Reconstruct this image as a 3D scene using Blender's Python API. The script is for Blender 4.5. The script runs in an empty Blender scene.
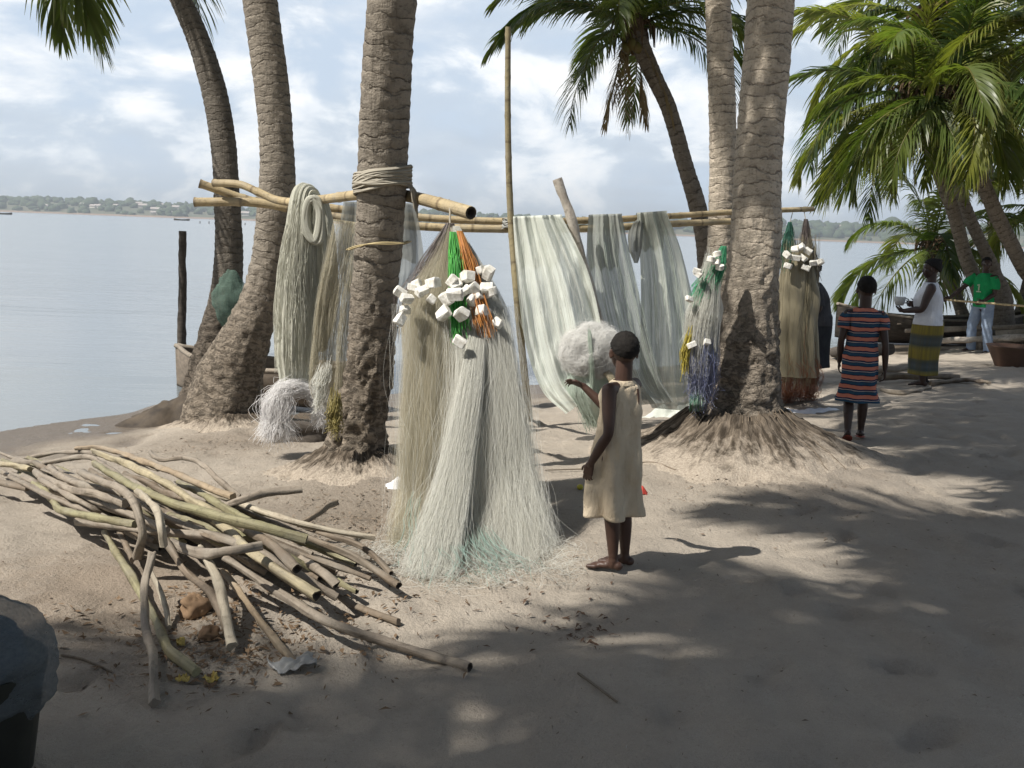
import bpy, math, random
import numpy as np
from mathutils import Vector, Matrix

random.seed(7)
rng = np.random.default_rng(7)
SC = bpy.context.scene
COL = SC.collection
PI = math.pi

# ------------------------------------------------------------------ camera
F = 985.0
CAM_H = 1.6
PITCH = math.radians(8.96)
ROLL = math.radians(2.05)
cam_data = bpy.data.cameras.new('camera')
cam = bpy.data.objects.new('camera', cam_data)
COL.objects.link(cam)
cam_data.sensor_width = 36.0
cam_data.lens = 36.0 * F / 1024.0
cam_data.clip_start = 0.05
cam_data.clip_end = 20000
CROT = Matrix.Rotation(PI/2 - PITCH, 3, 'X') @ Matrix.Rotation(ROLL, 3, 'Z')
cam.matrix_world = Matrix.Translation((0, 0, CAM_H)) @ CROT.to_4x4()
SC.camera = cam
CAMP = Vector((0, 0, CAM_H))

def ray(px, py):
    return CROT @ Vector(((px-512)/F, (384-py)/F, -1.0))

def at(px, py, Y):
    """world point seen at a photo position, Y metres in front"""
    d = ray(px, py)
    return CAMP + d*(Y/d.y)

# ------------------------------------------------------------------ numpy noise
def _hash(ix, iy, iz, seed):
    n = (ix*374761393 + iy*668265263 + iz*2147483647*3 + seed*974711).astype(np.int64)
    n = (n ^ (n >> 13)) * 1274126177
    n = n ^ (n >> 16)
    return (n & 0xffffff) / float(0xffffff)

def vnoise(x, y, z=0.0, seed=0):
    x = np.asarray(x, float); y = np.asarray(y, float)
    z = np.zeros_like(x) + z
    fx, fy, fz = np.floor(x), np.floor(y), np.floor(z)
    ix, iy, iz = fx.astype(np.int64), fy.astype(np.int64), fz.astype(np.int64)
    tx, ty, tz = x-fx, y-fy, z-fz
    tx = tx*tx*(3-2*tx); ty = ty*ty*(3-2*ty); tz = tz*tz*(3-2*tz)
    def c(a, b, d): return _hash(ix+a, iy+b, iz+d, seed)
    def l(a, b, t): return a+(b-a)*t
    v0 = l(l(c(0,0,0), c(1,0,0), tx), l(c(0,1,0), c(1,1,0), tx), ty)
    v1 = l(l(c(0,0,1), c(1,0,1), tx), l(c(0,1,1), c(1,1,1), tx), ty)
    return l(v0, v1, tz)*2-1

def fbm(x, y, z=0.0, seed=0, oct=4):
    s = 0; a = 1.0; f = 1.0
    for i in range(oct):
        s = s + a*vnoise(np.asarray(x)*f+i*17.3, np.asarray(y)*f-i*9.1, np.asarray(z)*f, seed+i)
        a *= .5; f *= 2.03
    return s

# ------------------------------------------------------------------ terrain
WZ = -0.35
SH0 = np.array([-4.4, 8.5]); SHD = np.array([0.735, 0.678]); SHD = SHD/np.linalg.norm(SHD)
MOUNDS = []           # x, y, height, radius
def shore_d(x, y):
    nx, ny = SHD[1], -SHD[0]          # inland normal
    d = (x-SH0[0])*nx + (y-SH0[1])*ny
    t = (x-SH0[0])*SHD[0] + (y-SH0[1])*SHD[1]
    return d + .25*np.sin(t*.55+1.0) + .12*np.sin(t*1.7)
def ground_np(x, y, detail=True):
    x = np.asarray(x, float); y = np.asarray(y, float)
    d = shore_d(x, y)
    s = np.clip(d/6.0, 0, 1); s = s*s*(3-2*s)
    z = np.where(d > 0, WZ + .35*s + .03*np.clip(d, 0, 1), WZ + np.clip(d*.11, -1.2, 0)) - .03*(d > 0)*1.0*np.clip(d, 0, 1)
    for mx, my, mh, mr in MOUNDS:
        q = ((x-mx)**2+(y-my)**2)/(mr*mr)
        z = z + mh*np.exp(-q)
    if detail:
        near = np.clip((60-np.hypot(x, y))/40, 0, 1)*np.clip(d*.6-.1, 0.0, 1)
        z = z + near*(.020*fbm(x*1.1, y*1.1, 0, 3, 3) + .017*fbm(x*4.6, y*4.6, 0, 11, 4))
        z = z + near*_foot(x, y)
        # trampled dents
        c = vnoise(x*3.1+5, y*3.1, 0, 31)
        z = z - near*.05*np.clip(c-.35, 0, 1)
    return z
def _foot(x, y, cell=.42):
    """trodden prints: one per cell of a jittered lattice"""
    out = np.zeros_like(x); ix, iy = np.floor(x/cell).astype(np.int64), np.floor(y/cell).astype(np.int64)
    for a in (-1, 0, 1):
        for b in (-1, 0, 1):
            cx, cy = ix+a, iy+b; h = lambda s: _hash(cx, cy, cx*0+s, 77)
            on = h(1) > .42; an = h(2)*6.283; u0 = x-(cx+.15+.7*h(3))*cell; v0 = y-(cy+.15+.7*h(4))*cell
            u = u0*np.cos(an)+v0*np.sin(an); v = -u0*np.sin(an)+v0*np.cos(an); L = .085+.05*h(5)
            r = (u/L)**2+(v/(L*.42))**2
            out = out+np.where(on, -.030*np.exp(-r**2*.8)+.012*np.exp(-(r-2.1)**2*1.3), 0)*(.4+.8*h(6))
    return out
def gz(x, y):
    return float(ground_np(np.array([x]), np.array([y]))[0])
def gp(px, py, h=0.0):
    """point h above the sand seen at a photo position"""
    d = ray(px, py); z = h
    for _ in range(14):
        t = (z-CAM_H)/d.z
        p = CAMP + d*t
        z = .5*z + .5*(gz(p.x, p.y)+h)
    return Vector((p.x, p.y, gz(p.x, p.y)+h))

# ------------------------------------------------------------------ mesh builder
class MB:
    def __init__(s):
        s.v = []; s.q = []; s.t = []; s.uv = []; s.n = 0
    def add(s, v, quads=None, tris=None, uv=None):
        v = np.asarray(v, float).reshape(-1, 3)
        s.v.append(v)
        if quads is not None and len(quads): s.q.append(np.asarray(quads, np.int64).reshape(-1, 4)+s.n)
        if tris is not None and len(tris): s.t.append(np.asarray(tris, np.int64).reshape(-1, 3)+s.n)
        s.uv.append(np.zeros((len(v), 2)) if uv is None else np.asarray(uv, float).reshape(-1, 2))
        s.n += len(v)
        return s
    def mesh(s, name, mat=None, smooth=True):
        v = np.concatenate(s.v)
        q = np.concatenate(s.q) if s.q else np.zeros((0, 4), np.int64)
        t = np.concatenate(s.t) if s.t else np.zeros((0, 3), np.int64)
        uv = np.concatenate(s.uv)
        me = bpy.data.meshes.new(name)
        nl = len(q)*4+len(t)*3; nf = len(q)+len(t)
        me.vertices.add(len(v)); me.loops.add(nl); me.polygons.add(nf)
        me.vertices.foreach_set('co', v.astype(np.float32).ravel())
        li = np.concatenate([q.ravel(), t.ravel()])
        me.loops.foreach_set('vertex_index', li.astype(np.int32))
        ls = np.concatenate([np.arange(len(q))*4, len(q)*4+np.arange(len(t))*3])
        me.polygons.foreach_set('loop_start', ls.astype(np.int32))
        me.polygons.foreach_set('use_smooth', np.full(nf, bool(smooth)))
        ul = me.uv_layers.new(name='UVMap')
        ul.data.foreach_set('uv', uv[li].astype(np.float32).ravel())
        me.update(calc_edges=True); me.validate()
        if mat: me.materials.append(mat)
        return me
    def build(s, name, mat, parent=None, smooth=True):
        o = bpy.data.objects.new(name, s.mesh(name, mat, smooth))
        COL.objects.link(o)
        if parent is not None:
            o.parent = parent
            # geometry is written in world space unless the parent sits at a transform
            o.matrix_parent_inverse = Matrix.Identity(4)
        return o

def link(name, me, parent=None):
    o = bpy.data.objects.new(name, me); COL.objects.link(o)
    if parent is not None: o.parent = parent
    return o
def tag(o, label=None, cat=None, group=None, kind=None):
    if label: o['label'] = label
    if cat: o['category'] = cat
    if group: o['group'] = group
    if kind: o['kind'] = kind
    return o
def thing(name, loc, label, cat, group=None, rz=0):
    o = bpy.data.objects.new(name, None); COL.objects.link(o)
    o.empty_display_size = .1
    o.location = loc; o.rotation_euler = (0, 0, rz)
    return tag(o, label, cat, group)
def wpart(name, mb, mat, parent, smooth=True):
    """part whose vertices are in world space, under a thing (location only)"""
    mb.v = [v-np.array(parent.location) for v in mb.v]
    return mb.build(name, mat, parent, smooth)

def spline(pts, n):
    """Catmull-Rom through rows of pts (any width), n samples, by arc of index"""
    P = np.asarray(pts, float)
    if len(P) == 2:
        return P[0]+(P[1]-P[0])*np.linspace(0, 1, n)[:, None]
    seg = np.linalg.norm(np.diff(P[:, :min(3, P.shape[1])], axis=0), axis=1)
    cum = np.concatenate([[0], np.cumsum(seg)])
    T = np.linspace(0, cum[-1], n)
    i = np.clip(np.searchsorted(cum, T, side='right')-1, 0, len(P)-2)
    u = ((T-cum[i])/np.maximum(seg[i], 1e-9))[:, None]
    p1 = P[i]; p2 = P[i+1]
    p0 = np.where((i > 0)[:, None], P[np.maximum(i-1, 0)], 2*p1-p2)
    p3 = np.where((i < len(P)-2)[:, None], P[np.minimum(i+2, len(P)-1)], 2*p2-p1)
    # tame the tangents where spacing is uneven
    d1 = seg[i][:, None]
    dp = np.where((i > 0)[:, None], seg[np.maximum(i-1, 0)][:, None], d1)
    dn = np.where((i < len(P)-2)[:, None], seg[np.minimum(i+1, len(seg)-1)][:, None], d1)
    m1 = (p2-p0)/(d1+dp)*d1
    m2 = (p3-p1)/(d1+dn)*d1
    u2 = u*u; u3 = u2*u
    return (2*u3-3*u2+1)*p1 + (u3-2*u2+u)*m1 + (-2*u3+3*u2)*p2 + (u3-u2)*m2

def frames(P):
    P = np.asarray(P, float)
    T = np.gradient(P, axis=0)
    T /= np.maximum(np.linalg.norm(T, axis=1), 1e-9)[:, None]
    N = np.zeros_like(P); B = np.zeros_like(P)
    a = np.array([1., 0, 0]) if abs(T[0][0]) < .8 else np.array([0, 1., 0])
    n = a-T[0]*a.dot(T[0]); n /= np.linalg.norm(n)
    for i in range(len(P)):
        n = n-T[i]*n.dot(T[i]); n /= max(np.linalg.norm(n), 1e-9)
        N[i] = n; B[i] = np.cross(T[i], n)
    return T, N, B

def tube(mb, P, R, seg=12, cap=True, disp=None, uvs=1.0, hollow=False):
    P = np.asarray(P, float); n = len(P)
    R = np.broadcast_to(np.asarray(R, float), (n,))
    T, N, B = frames(P)
    th = np.linspace(0, 2*PI, seg+1)
    s = np.concatenate([[0], np.cumsum(np.linalg.norm(np.diff(P, axis=0), axis=1))])
    rr = np.repeat(R[:, None], seg+1, 1)
    if disp is not None:
        rr = rr + disp(s[:, None]+0*th[None, :], th[None, :]+0*s[:, None], P, R)
        rr[:, -1] = rr[:, 0]
    V = P[:, None, :] + rr[:, :, None]*(np.cos(th)[None, :, None]*N[:, None, :]+np.sin(th)[None, :, None]*B[:, None, :])
    uv = np.stack([np.repeat((th/(2*PI))[None, :], n, 0), np.repeat((s*uvs)[:, None], seg+1, 1)], -1)
    i = np.arange(n-1)[:, None]*(seg+1); j = np.arange(seg)[None, :]
    q = np.stack([i+j, i+j+1, i+j+seg+2, i+j+seg+1], -1).reshape(-1, 4)
    mb.add(V.reshape(-1, 3), q, None, uv.reshape(-1, 2))
    if cap:
        for e, flip in ((0, True), (n-1, False)):
            ring = V[e, :seg]
            c = P[e]+ (T[e]*(-R[e]*1.2 if flip is False else R[e]*1.2) if hollow else T[e]*0)
            if hollow:
                inner = P[e]+(ring-P[e])*.6
                deep = inner + (T[e]*(.06 if flip else -.06))
                vv = np.concatenate([ring, inner, deep, deep.mean(0)[None]])
                k = np.arange(seg); k2 = (k+1) % seg
                qq = np.concatenate([np.stack([k, k2, k2+seg, k+seg], -1), np.stack([k+seg, k2+seg, k2+2*seg, k+2*seg], -1)])
                tt = np.stack([k+2*seg, k2+2*seg, np.full(seg, 3*seg)], -1)
                if flip: qq = qq[:, ::-1]; tt = tt[:, ::-1]
                mb.add(vv, qq, tt, np.concatenate([np.zeros((seg, 2))+[.5, 0], np.zeros((2*seg+1, 2))+[.5, -5]]))
            else:
                vv = np.concatenate([ring, c[None]])
                k = np.arange(seg); k2 = (k+1) % seg
                tt = np.stack([k, k2, np.full(seg, seg)], -1)
                if flip: tt = tt[:, ::-1]
                mb.add(vv, None, tt, np.zeros((seg+1, 2))+[.5, s[e]*uvs])
    return V

def strands(mb, P, r):
    """P (n,k,3) thin three-sided filaments"""
    P = np.asarray(P, float); n, k, _ = P.shape
    T = np.gradient(P, axis=1)
    T /= np.maximum(np.linalg.norm(T, axis=2), 1e-9)[..., None]
    a = rng.normal(size=(n, 1, 3))
    S = np.cross(T, a); S /= np.maximum(np.linalg.norm(S, axis=2), 1e-9)[..., None]
    U = np.cross(T, S)
    r = np.broadcast_to(np.asarray(r, float).reshape(-1, 1), (n, 1))[..., None]
    V = []
    for m in range(3):
        c, s_ = math.cos(m*2*PI/3), math.sin(m*2*PI/3)
        V.append(P+r*(c*S+s_*U))
    V = np.stack(V, 2)           # n,k,3,3
    base = (np.arange(n)*k*3)[:, None, None] + (np.arange(k-1)*3)[None, :, None]
    m = np.arange(3)[None, None, :]; m2 = (m+1) % 3
    q = np.stack([base+m, base+m2, base+3+m2, base+3+m], -1).reshape(-1, 4)
    uv = np.stack([np.repeat(rng.random((n, 1)), k*3, 1), np.repeat(np.linspace(0, 1, k), 3)[None, :]+np.zeros((n, 1))], -1)
    mb.add(V.reshape(-1, 3), q, None, uv.reshape(-1, 2))

def ellipsoid(mb, c, r, M=None, nu=20, nv=12, disp=None):
    u = np.linspace(0, 2*PI, nu+1); v = np.linspace(0, PI, nv+1)
    d = np.stack([np.sin(v)[:, None]*np.cos(u)[None], np.sin(v)[:, None]*np.sin(u)[None], np.cos(v)[:, None]+0*u[None]], -1)
    k = 1.0 if disp is None else (1+disp(d))[..., None]
    p = d*k*np.asarray(r, float)
    if M is not None: p = p @ np.asarray(M, float).T
    p = p+np.asarray(c, float)
    i = np.arange(nv)[:, None]*(nu+1); j = np.arange(nu)[None]
    q = np.stack([i+j, i+nu+1+j, i+nu+2+j, i+j+1], -1).reshape(-1, 4)
    uv = np.stack([u[None]/(2*PI)+0*v[:, None], v[:, None]/PI+0*u[None]], -1)
    mb.add(p.reshape(-1, 3), q, None, uv.reshape(-1, 2))

def box(mb, c, size, M=None, bev=.15, jit=0):
    """chamfered block"""
    sx, sy, sz = [s/2 for s in size]; b = bev*min(sx, sy, sz)
    pts = []
    for X in (-1, 1):
        for Y in (-1, 1):
            for Z in (-1, 1):
                pts += [(X*sx, Y*(sy-b), Z*(sz-b)), (X*(sx-b), Y*sy, Z*(sz-b)), (X*(sx-b), Y*(sy-b), Z*sz)]
    import bmesh
    bm = bmesh.new()
    for p in pts: bm.verts.new([a+random.uniform(-jit, jit) for a in p])
    bmesh.ops.convex_hull(bm, input=bm.verts[:])
    bmesh.ops.triangulate(bm, faces=bm.faces[:])
    bm.verts.index_update()
    v = np.array([w.co[:] for w in bm.verts]); t = np.array([[w.index for w in f.verts] for f in bm.faces])
    bm.free()
    if M is not None: v = v @ np.asarray(M, float).T
    mb.add(v+np.asarray(c, float), None, t, v[:, :2]*5)

def rotm(rx, ry, rz):
    return np.array((Matrix.Rotation(rz, 3, 'Z') @ Matrix.Rotation(ry, 3, 'Y') @ Matrix.Rotation(rx, 3, 'X')))

# ------------------------------------------------------------------ materials
class NT:
    def __init__(s, name, world=False):
        if world:
            s.m = bpy.data.worlds.new(name)
        else:
            s.m = bpy.data.materials.new(name)
        s.m.use_nodes = True
        s.t = s.m.node_tree; s.t.nodes.clear()
        s.out = s.t.nodes.new('ShaderNodeOutputWorld' if world else 'ShaderNodeOutputMaterial')
    def n(s, typ, inp=None, **kw):
        nd = s.t.nodes.new('ShaderNode'+typ)
        for k, v in kw.items(): setattr(nd, k, v)
        if inp:
            for k, v in inp.items():
                sock = nd.inputs[k]
                if isinstance(v, bpy.types.NodeSocket): s.t.links.new(v, sock)
                else:
                    if isinstance(v, tuple) and len(v) == 3 and sock.type == 'RGBA': v = (*v, 1)
                    sock.default_value = v
        return nd
    def l(s, a, b): s.t.links.new(a, b)
    def coord(s, which='Object', scale=(1, 1, 1)):
        tc = s.n('TexCoord')
        return s.n('Mapping', {'Vector': tc.outputs[which], 'Scale': scale}).outputs[0]
    def noise(s, vec, scale, detail=4, rough=.55, dist=0):
        return s.n('TexNoise', {'Vector': vec, 'Scale': scale, 'Detail': detail, 'Roughness': rough, 'Distortion': dist}).outputs['Fac']
    def ramp(s, fac, stops, interp='LINEAR'):
        r = s.n('ValToRGB', {'Fac': fac}); cr = r.color_ramp; cr.interpolation = interp
        while len(cr.elements) < len(stops): cr.elements.new(.5)
        for e, (p, c) in zip(cr.elements, stops):
            e.position = p; e.color = (*c, 1) if isinstance(c, tuple) else (c, c, c, 1)
        return r.outputs['Color']
    def mix(s, fac, a, b, blend='MIX'):
        nd = s.n('Mix', None, data_type='RGBA', blend_type=blend)
        for i, v in ((0, fac), (6, a), (7, b)):
            if isinstance(v, bpy.types.NodeSocket): s.l(v, nd.inputs[i])
            else: nd.inputs[i].default_value = (*v, 1) if isinstance(v, tuple) else v
        return nd.outputs[2]
    def math(s, op, a, b=0.0, clamp=False):
        nd = s.n('Math', None, operation=op, use_clamp=clamp)
        for i, v in ((0, a), (1, b)):
            if isinstance(v, bpy.types.NodeSocket): s.l(v, nd.inputs[i])
            else: nd.inputs[i].default_value = v
        return nd.outputs[0]
    def bump(s, h, strength=.5, dist=.01, normal=None):
        d = {'Height': h, 'Strength': strength, 'Distance': dist}
        if normal is not None: d['Normal'] = normal
        return s.n('Bump', d).outputs[0]
    def princ(s, color, rough=.8, normal=None, spec=.3, **kw):
        d = {'Base Color': color, 'Roughness': rough, 'Specular IOR Level': spec}
        if normal is not None: d['Normal'] = normal
        d.update(kw)
        b = s.n('BsdfPrincipled', d)
        return b.outputs[0]
    def surf(s, sh): s.l(sh, s.out.inputs['Surface']); return s.m

def mat_simple(name, c1, c2=None, scale=8, rough=.85, spec=.25, bscale=40, bstr=.3, bdist=.004, stretch=(1, 1, 1), coord='Object', rnd=0.0):
    t = NT(name); v = t.coord(coord, stretch)
    c2 = c2 or tuple(x*.6 for x in c1)
    nz = t.noise(v, scale, 5, .6)
    col = t.mix(t.ramp(nz, [(.32, 0.0), (.68, 1.0)]), c1, c2)
    if rnd:
        oi = t.n('ObjectInfo').outputs['Random']
        f = t.math('MULTIPLY_ADD', oi, rnd); f.node.inputs[2].default_value = 1-rnd*.5
        col = t.mix(1.0, col, f, 'MULTIPLY')
    b = t.bump(t.noise(v, bscale, 4, .6), bstr, bdist)
    return t.surf(t.princ(col, rough, b, spec))

# sand
t = NT('beach_sand'); v = t.coord('Object')
n1 = t.noise(v, .55, 5, .6); n2 = t.noise(v, 5, 6, .65); n3 = t.noise(v, 60, 4, .7); n4 = t.noise(v, 320, 2, .7)
col = t.mix(t.ramp(n1, [(.35, 0.0), (.7, 1.0)]), (.455, .40, .33), (.36, .315, .26))
col = t.mix(t.ramp(n2, [(.38, 0.0), (.72, .5)]), col, (.31, .265, .215))
col = t.mix(t.ramp(n3, [(.60, 0.0), (.74, .6)]), col, (.2, .16, .12))
col = t.mix(t.ramp(n4, [(.35, 0.5), (.6, 0.0)]), col, (.25, .22, .19))
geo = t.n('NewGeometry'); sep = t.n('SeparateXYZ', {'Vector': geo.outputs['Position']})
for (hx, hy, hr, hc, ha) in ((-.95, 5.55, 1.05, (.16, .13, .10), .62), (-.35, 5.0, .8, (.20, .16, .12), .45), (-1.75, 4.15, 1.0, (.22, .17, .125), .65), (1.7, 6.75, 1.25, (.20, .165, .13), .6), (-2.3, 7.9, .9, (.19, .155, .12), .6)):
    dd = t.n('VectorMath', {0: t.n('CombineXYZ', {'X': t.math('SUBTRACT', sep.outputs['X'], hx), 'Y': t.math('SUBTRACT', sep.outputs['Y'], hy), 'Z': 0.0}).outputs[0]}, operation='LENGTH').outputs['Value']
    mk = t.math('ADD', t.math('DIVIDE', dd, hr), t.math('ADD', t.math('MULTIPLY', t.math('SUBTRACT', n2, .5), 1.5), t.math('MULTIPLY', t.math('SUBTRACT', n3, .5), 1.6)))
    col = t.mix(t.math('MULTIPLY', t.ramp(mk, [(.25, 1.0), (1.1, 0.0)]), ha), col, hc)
wet = t.n('MapRange', {'Value': sep.outputs['Z'], 'From Min': WZ+.012, 'From Max': WZ+.055, 'To Min': 1.0, 'To Max': 0.0}).outputs[0]
col = t.mix(wet, col, (.15, .12, .09))
hgt = t.math('ADD', t.math('MULTIPLY', n2, 1.0), t.math('MULTIPLY', n3, .35))
hgt = t.math('ADD', hgt, t.math('MULTIPLY', n4, .12))
rgh = t.n('MapRange', {'Value': wet, 'To Min': .95, 'To Max': .35}).outputs[0]
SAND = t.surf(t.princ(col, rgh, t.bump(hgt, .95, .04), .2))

# water
t = NT('lagoon_water'); v = t.coord('Object')
tc = t.n('TexCoord').outputs['Object']
rotv = t.n('Mapping', {'Vector': tc, 'Rotation': (0, 0, math.radians(-8)), 'Scale': (.35, 1.7, 1)}).outputs[0]
w1 = t.noise(rotv, 1.3, 3, .55, .4)
w2 = t.noise(t.n('Mapping', {'Vector': tc, 'Scale': (.06, .22, 1)}).outputs[0], 1.0, 3, .5, .3)
w3 = t.noise(rotv, 7.0, 2, .5)
calm = t.ramp(t.noise(t.n('Mapping', {'Vector': tc, 'Scale': (.018, .07, 1)}).outputs[0], 1.0, 3, .5, .4), [(.38, .3), (.62, 1.0)])
h = t.math('ADD', t.math('MULTIPLY', w1, .42), t.math('MULTIPLY', w3, .03))
h = t.math('MULTIPLY', h, calm)
h = t.math('ADD', h, t.math('MULTIPLY', w2, 1.2))
WATER = t.surf(t.princ((.17, .19, .20), .17, t.bump(h, .36, .30), .5, IOR=1.33))

def trunk_mat(name, c_hi, c_lo, c_scar, lowz=1.2, scar=.085):
    """palm bark: uv.x round the trunk, uv.y metres up it"""
    t = NT(name)
    uv = t.n('TexCoord').outputs['UV']
    sp = t.n('SeparateXYZ', {'Vector': uv})
    obj = t.coord('Object')
    wob = t.noise(t.n('Mapping', {'Vector': obj, 'Scale': (2.6, 2.6, 4.0)}).outputs[0], 1.6, 4, .6)
    ph = t.math('ADD', t.math('DIVIDE', sp.outputs['Y'], scar), t.math('MULTIPLY', wob, 2.2))
    fr = t.math('FRACT', ph)
    brk = t.ramp(t.noise(t.n('Mapping', {'Vector': obj, 'Scale': (9, 9, 12)}).outputs[0], 1.0, 3, .6), [(.42, 0.0), (.60, 1.0)])
    line = t.math('MULTIPLY', t.ramp(fr, [(0.0, 1.0), (.05, .7), (.12, 0.0), (.95, 0.0), (1.0, 1.0)]), brk)
    ledge = t.ramp(fr, [(0.0, 0.0), (.10, .25), (.9, 1.0), (1.0, 0.0)])
    fib = t.noise(t.n('Mapping', {'Vector': obj, 'Scale': (55, 55, 6)}).outputs[0], 1.0, 4, .65)
    blot = t.noise(obj, 7.5, 6, .7); fine = t.noise(obj, 75, 4, .7); fleck = t.noise(t.n('Mapping', {'Vector': obj, 'Scale': (26, 26, 60)}).outputs[0], 1.0, 4, .7)
    chunk = t.noise(t.n('Mapping', {'Vector': obj, 'Scale': (16, 16, 26)}).outputs[0], 1.0, 5, .72, .7)
    hi = t.mix(t.ramp(blot, [(.36, 0.0), (.64, 1.0)]), c_hi, tuple(x*.60 for x in c_hi))
    hi = t.mix(t.math('MULTIPLY', ledge, .38), hi, tuple(x*1.22 for x in c_hi))
    hi = t.mix(t.ramp(fleck, [(.53, 0.0), (.66, .8)]), hi, tuple(x*.42 for x in c_hi))
    lowf = t.n('MapRange', {'Value': t.math('ADD', sp.outputs['Y'], t.math('MULTIPLY', blot, .9)), 'From Min': lowz+.1, 'From Max': lowz+.9, 'To Min': 1.0, 'To Max': 0.0}).outputs[0]
    lo = t.mix(t.ramp(chunk, [(.44, 0.0), (.56, 1.0)]), c_lo, tuple(x*.42 for x in c_lo))
    col = t.mix(lowf, hi, lo)
    sf = t.math('MULTIPLY', t.math('MULTIPLY', line, t.math('SUBTRACT', 1.0, lowf)), .75)
    col = t.mix(sf, col, c_scar)
    col = t.mix(t.ramp(fib, [(.56, 0.0), (.76, .5)]), col, tuple(x*.6 for x in c_scar))
    col = t.mix(t.ramp(fine, [(.6, 0.0), (.75, .3)]), col, (.46, .42, .36))
    hh = t.math('SUBTRACT', t.math('MULTIPLY', fib, .6), t.math('MULTIPLY', sf, .6))
    hh = t.math('ADD', hh, t.math('MULTIPLY', ledge, .55))
    hh = t.math('ADD', hh, t.math('MULTIPLY', fleck, .5))
    hh = t.math('ADD', hh, t.math('MULTIPLY', t.math('MULTIPLY', chunk, lowf), 3.2))
    hh = t.math('ADD', hh, t.math('MULTIPLY', fine, .3))
    return t.surf(t.princ(col, .92, t.bump(hh, .95, .02), .15))

BARK_GREY = trunk_mat('palm_bark_grey', (.285, .25, .205), (.31, .26, .205), (.10, .085, .07))
BARK_SHADED = trunk_mat('palm_bark_shaded', (.17, .15, .125), (.18, .15, .12), (.075, .06, .045))  # bark colour darkened for the shade under this palm's own crown
BARK_PALE = trunk_mat('palm_bark_pale', (.53, .46, .37), (.33, .28, .225), (.19, .155, .13), 1.3)
BARK_SLIM = trunk_mat('palm_bark_slim', (.22, .19, .155), (.2, .17, .135), (.07, .055, .04), .3, .11)

def leaf_mat(name, c1, c2, tr=.45):
    t = NT(name)
    uv = t.n('TexCoord').outputs['UV']; sp = t.n('SeparateXYZ', {'Vector': uv})
    oi = t.n('ObjectInfo').outputs['Random']
    obj = t.coord('Object')
    nz = t.noise(obj, 3.0, 3)
    f = t.math('ADD', t.math('MULTIPLY', oi, .75), t.math('MULTIPLY', t.math('SUBTRACT', nz, .5), .9), clamp=True)
    col = t.mix(f, c1, c2)
    tip = t.ramp(sp.outputs['Y'], [(.75, 0.0), (1.0, .55)])
    col = t.mix(tip, col, (.22, .17, .06))
    d = t.princ(col, .38, None, .45)
    tl = t.n('BsdfTranslucent', {'Color': t.mix(1.0, col, (1.5, 1.6, .7), 'MULTIPLY')}).outputs[0]
    return t.surf(t.n('MixShader', {0: tr, 1: d, 2: tl}).outputs[0])
LEAF = leaf_mat('palm_leaf', (.05, .085, .022), (.14, .165, .036))
LEAF_YOUNG = leaf_mat('palm_leaf_bright', (.10, .145, .03), (.21, .21, .045))
LEAF_DRY = leaf_mat('palm_leaf_dry', (.16, .105, .06), (.26, .19, .10), .2)
HUSK = mat_simple('palm_crown_fibre', (.12, .08, .045), (.05, .033, .02), 14, bscale=60, bstr=.6)
COCO = mat_simple('coconut_husk', (.10, .11, .03), (.14, .085, .03), 6, .5)

def net_mat(name, c1, c2, alpha=.8, streak=.5, su=70, sv=2.2, tr=.35, weave=True, fine=0):
    """knotted netting seen from metres away: partly open, streaked down its length"""
    t = NT(name)
    uv = t.n('TexCoord').outputs['UV']
    st = t.noise(t.n('Mapping', {'Vector': uv, 'Scale': (su, sv, 1)}).outputs[0], 1.0, 5, .65, .25)
    br = t.noise(t.n('Mapping', {'Vector': uv, 'Scale': (6, 3, 1)}).outputs[0], 1.0, 4, .6)
    cr = t.noise(t.n('Mapping', {'Vector': uv, 'Scale': (9, 34, 1)}).outputs[0], 1.0, 4, .7, .7)
    col = t.mix(t.ramp(st, [(.3, 0.0), (.7, 1.0)]), c1, c2)
    col = t.mix(t.ramp(br, [(.4, 0.0), (.8, .25)]), col, tuple(x*.75 for x in c2))
    a = t.math('ADD', alpha, t.math('MULTIPLY', t.math('SUBTRACT', st, .5), streak))
    if weave:
        a = t.math('ADD', a, t.math('MULTIPLY', t.math('SUBTRACT', cr, .5), .08))
    a = t.math('MINIMUM', t.math('MAXIMUM', a, .05), 1.0)
    b = t.bump(t.math('ADD', t.math('MULTIPLY', st, 1.0), t.math('MULTIPLY', cr, .25)), .7, .012)
    d = t.n('BsdfDiffuse', {'Color': col, 'Normal': b}).outputs[0]
    tl = t.n('BsdfTranslucent', {'Color': col, 'Normal': b}).outputs[0]
    s = t.n('MixShader', {0: tr, 1: d, 2: tl}).outputs[0]
    tp = t.n('BsdfTransparent').outputs[0]
    return t.surf(t.n('MixShader', {0: a, 1: tp, 2: s}).outputs[0])
def fil_mat(name, c1, c2, rough=.4, tr=.25, alpha=1.0):
    t = NT(name)
    uv = t.n('TexCoord').outputs['UV']; sp = t.n('SeparateXYZ', {'Vector': uv})
    col = t.mix(sp.outputs['X'], c1, c2)
    d = t.princ(col, rough, None, .5)
    tl = t.n('BsdfTranslucent', {'Color': col}).outputs[0]
    s = t.n('MixShader', {0: tr, 1: d, 2: tl}).outputs[0]
    if alpha < 1: s = t.n('MixShader', {0: alpha, 1: t.n('BsdfTransparent').outputs[0], 2: s}).outputs[0]
    return t.surf(s)

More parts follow.
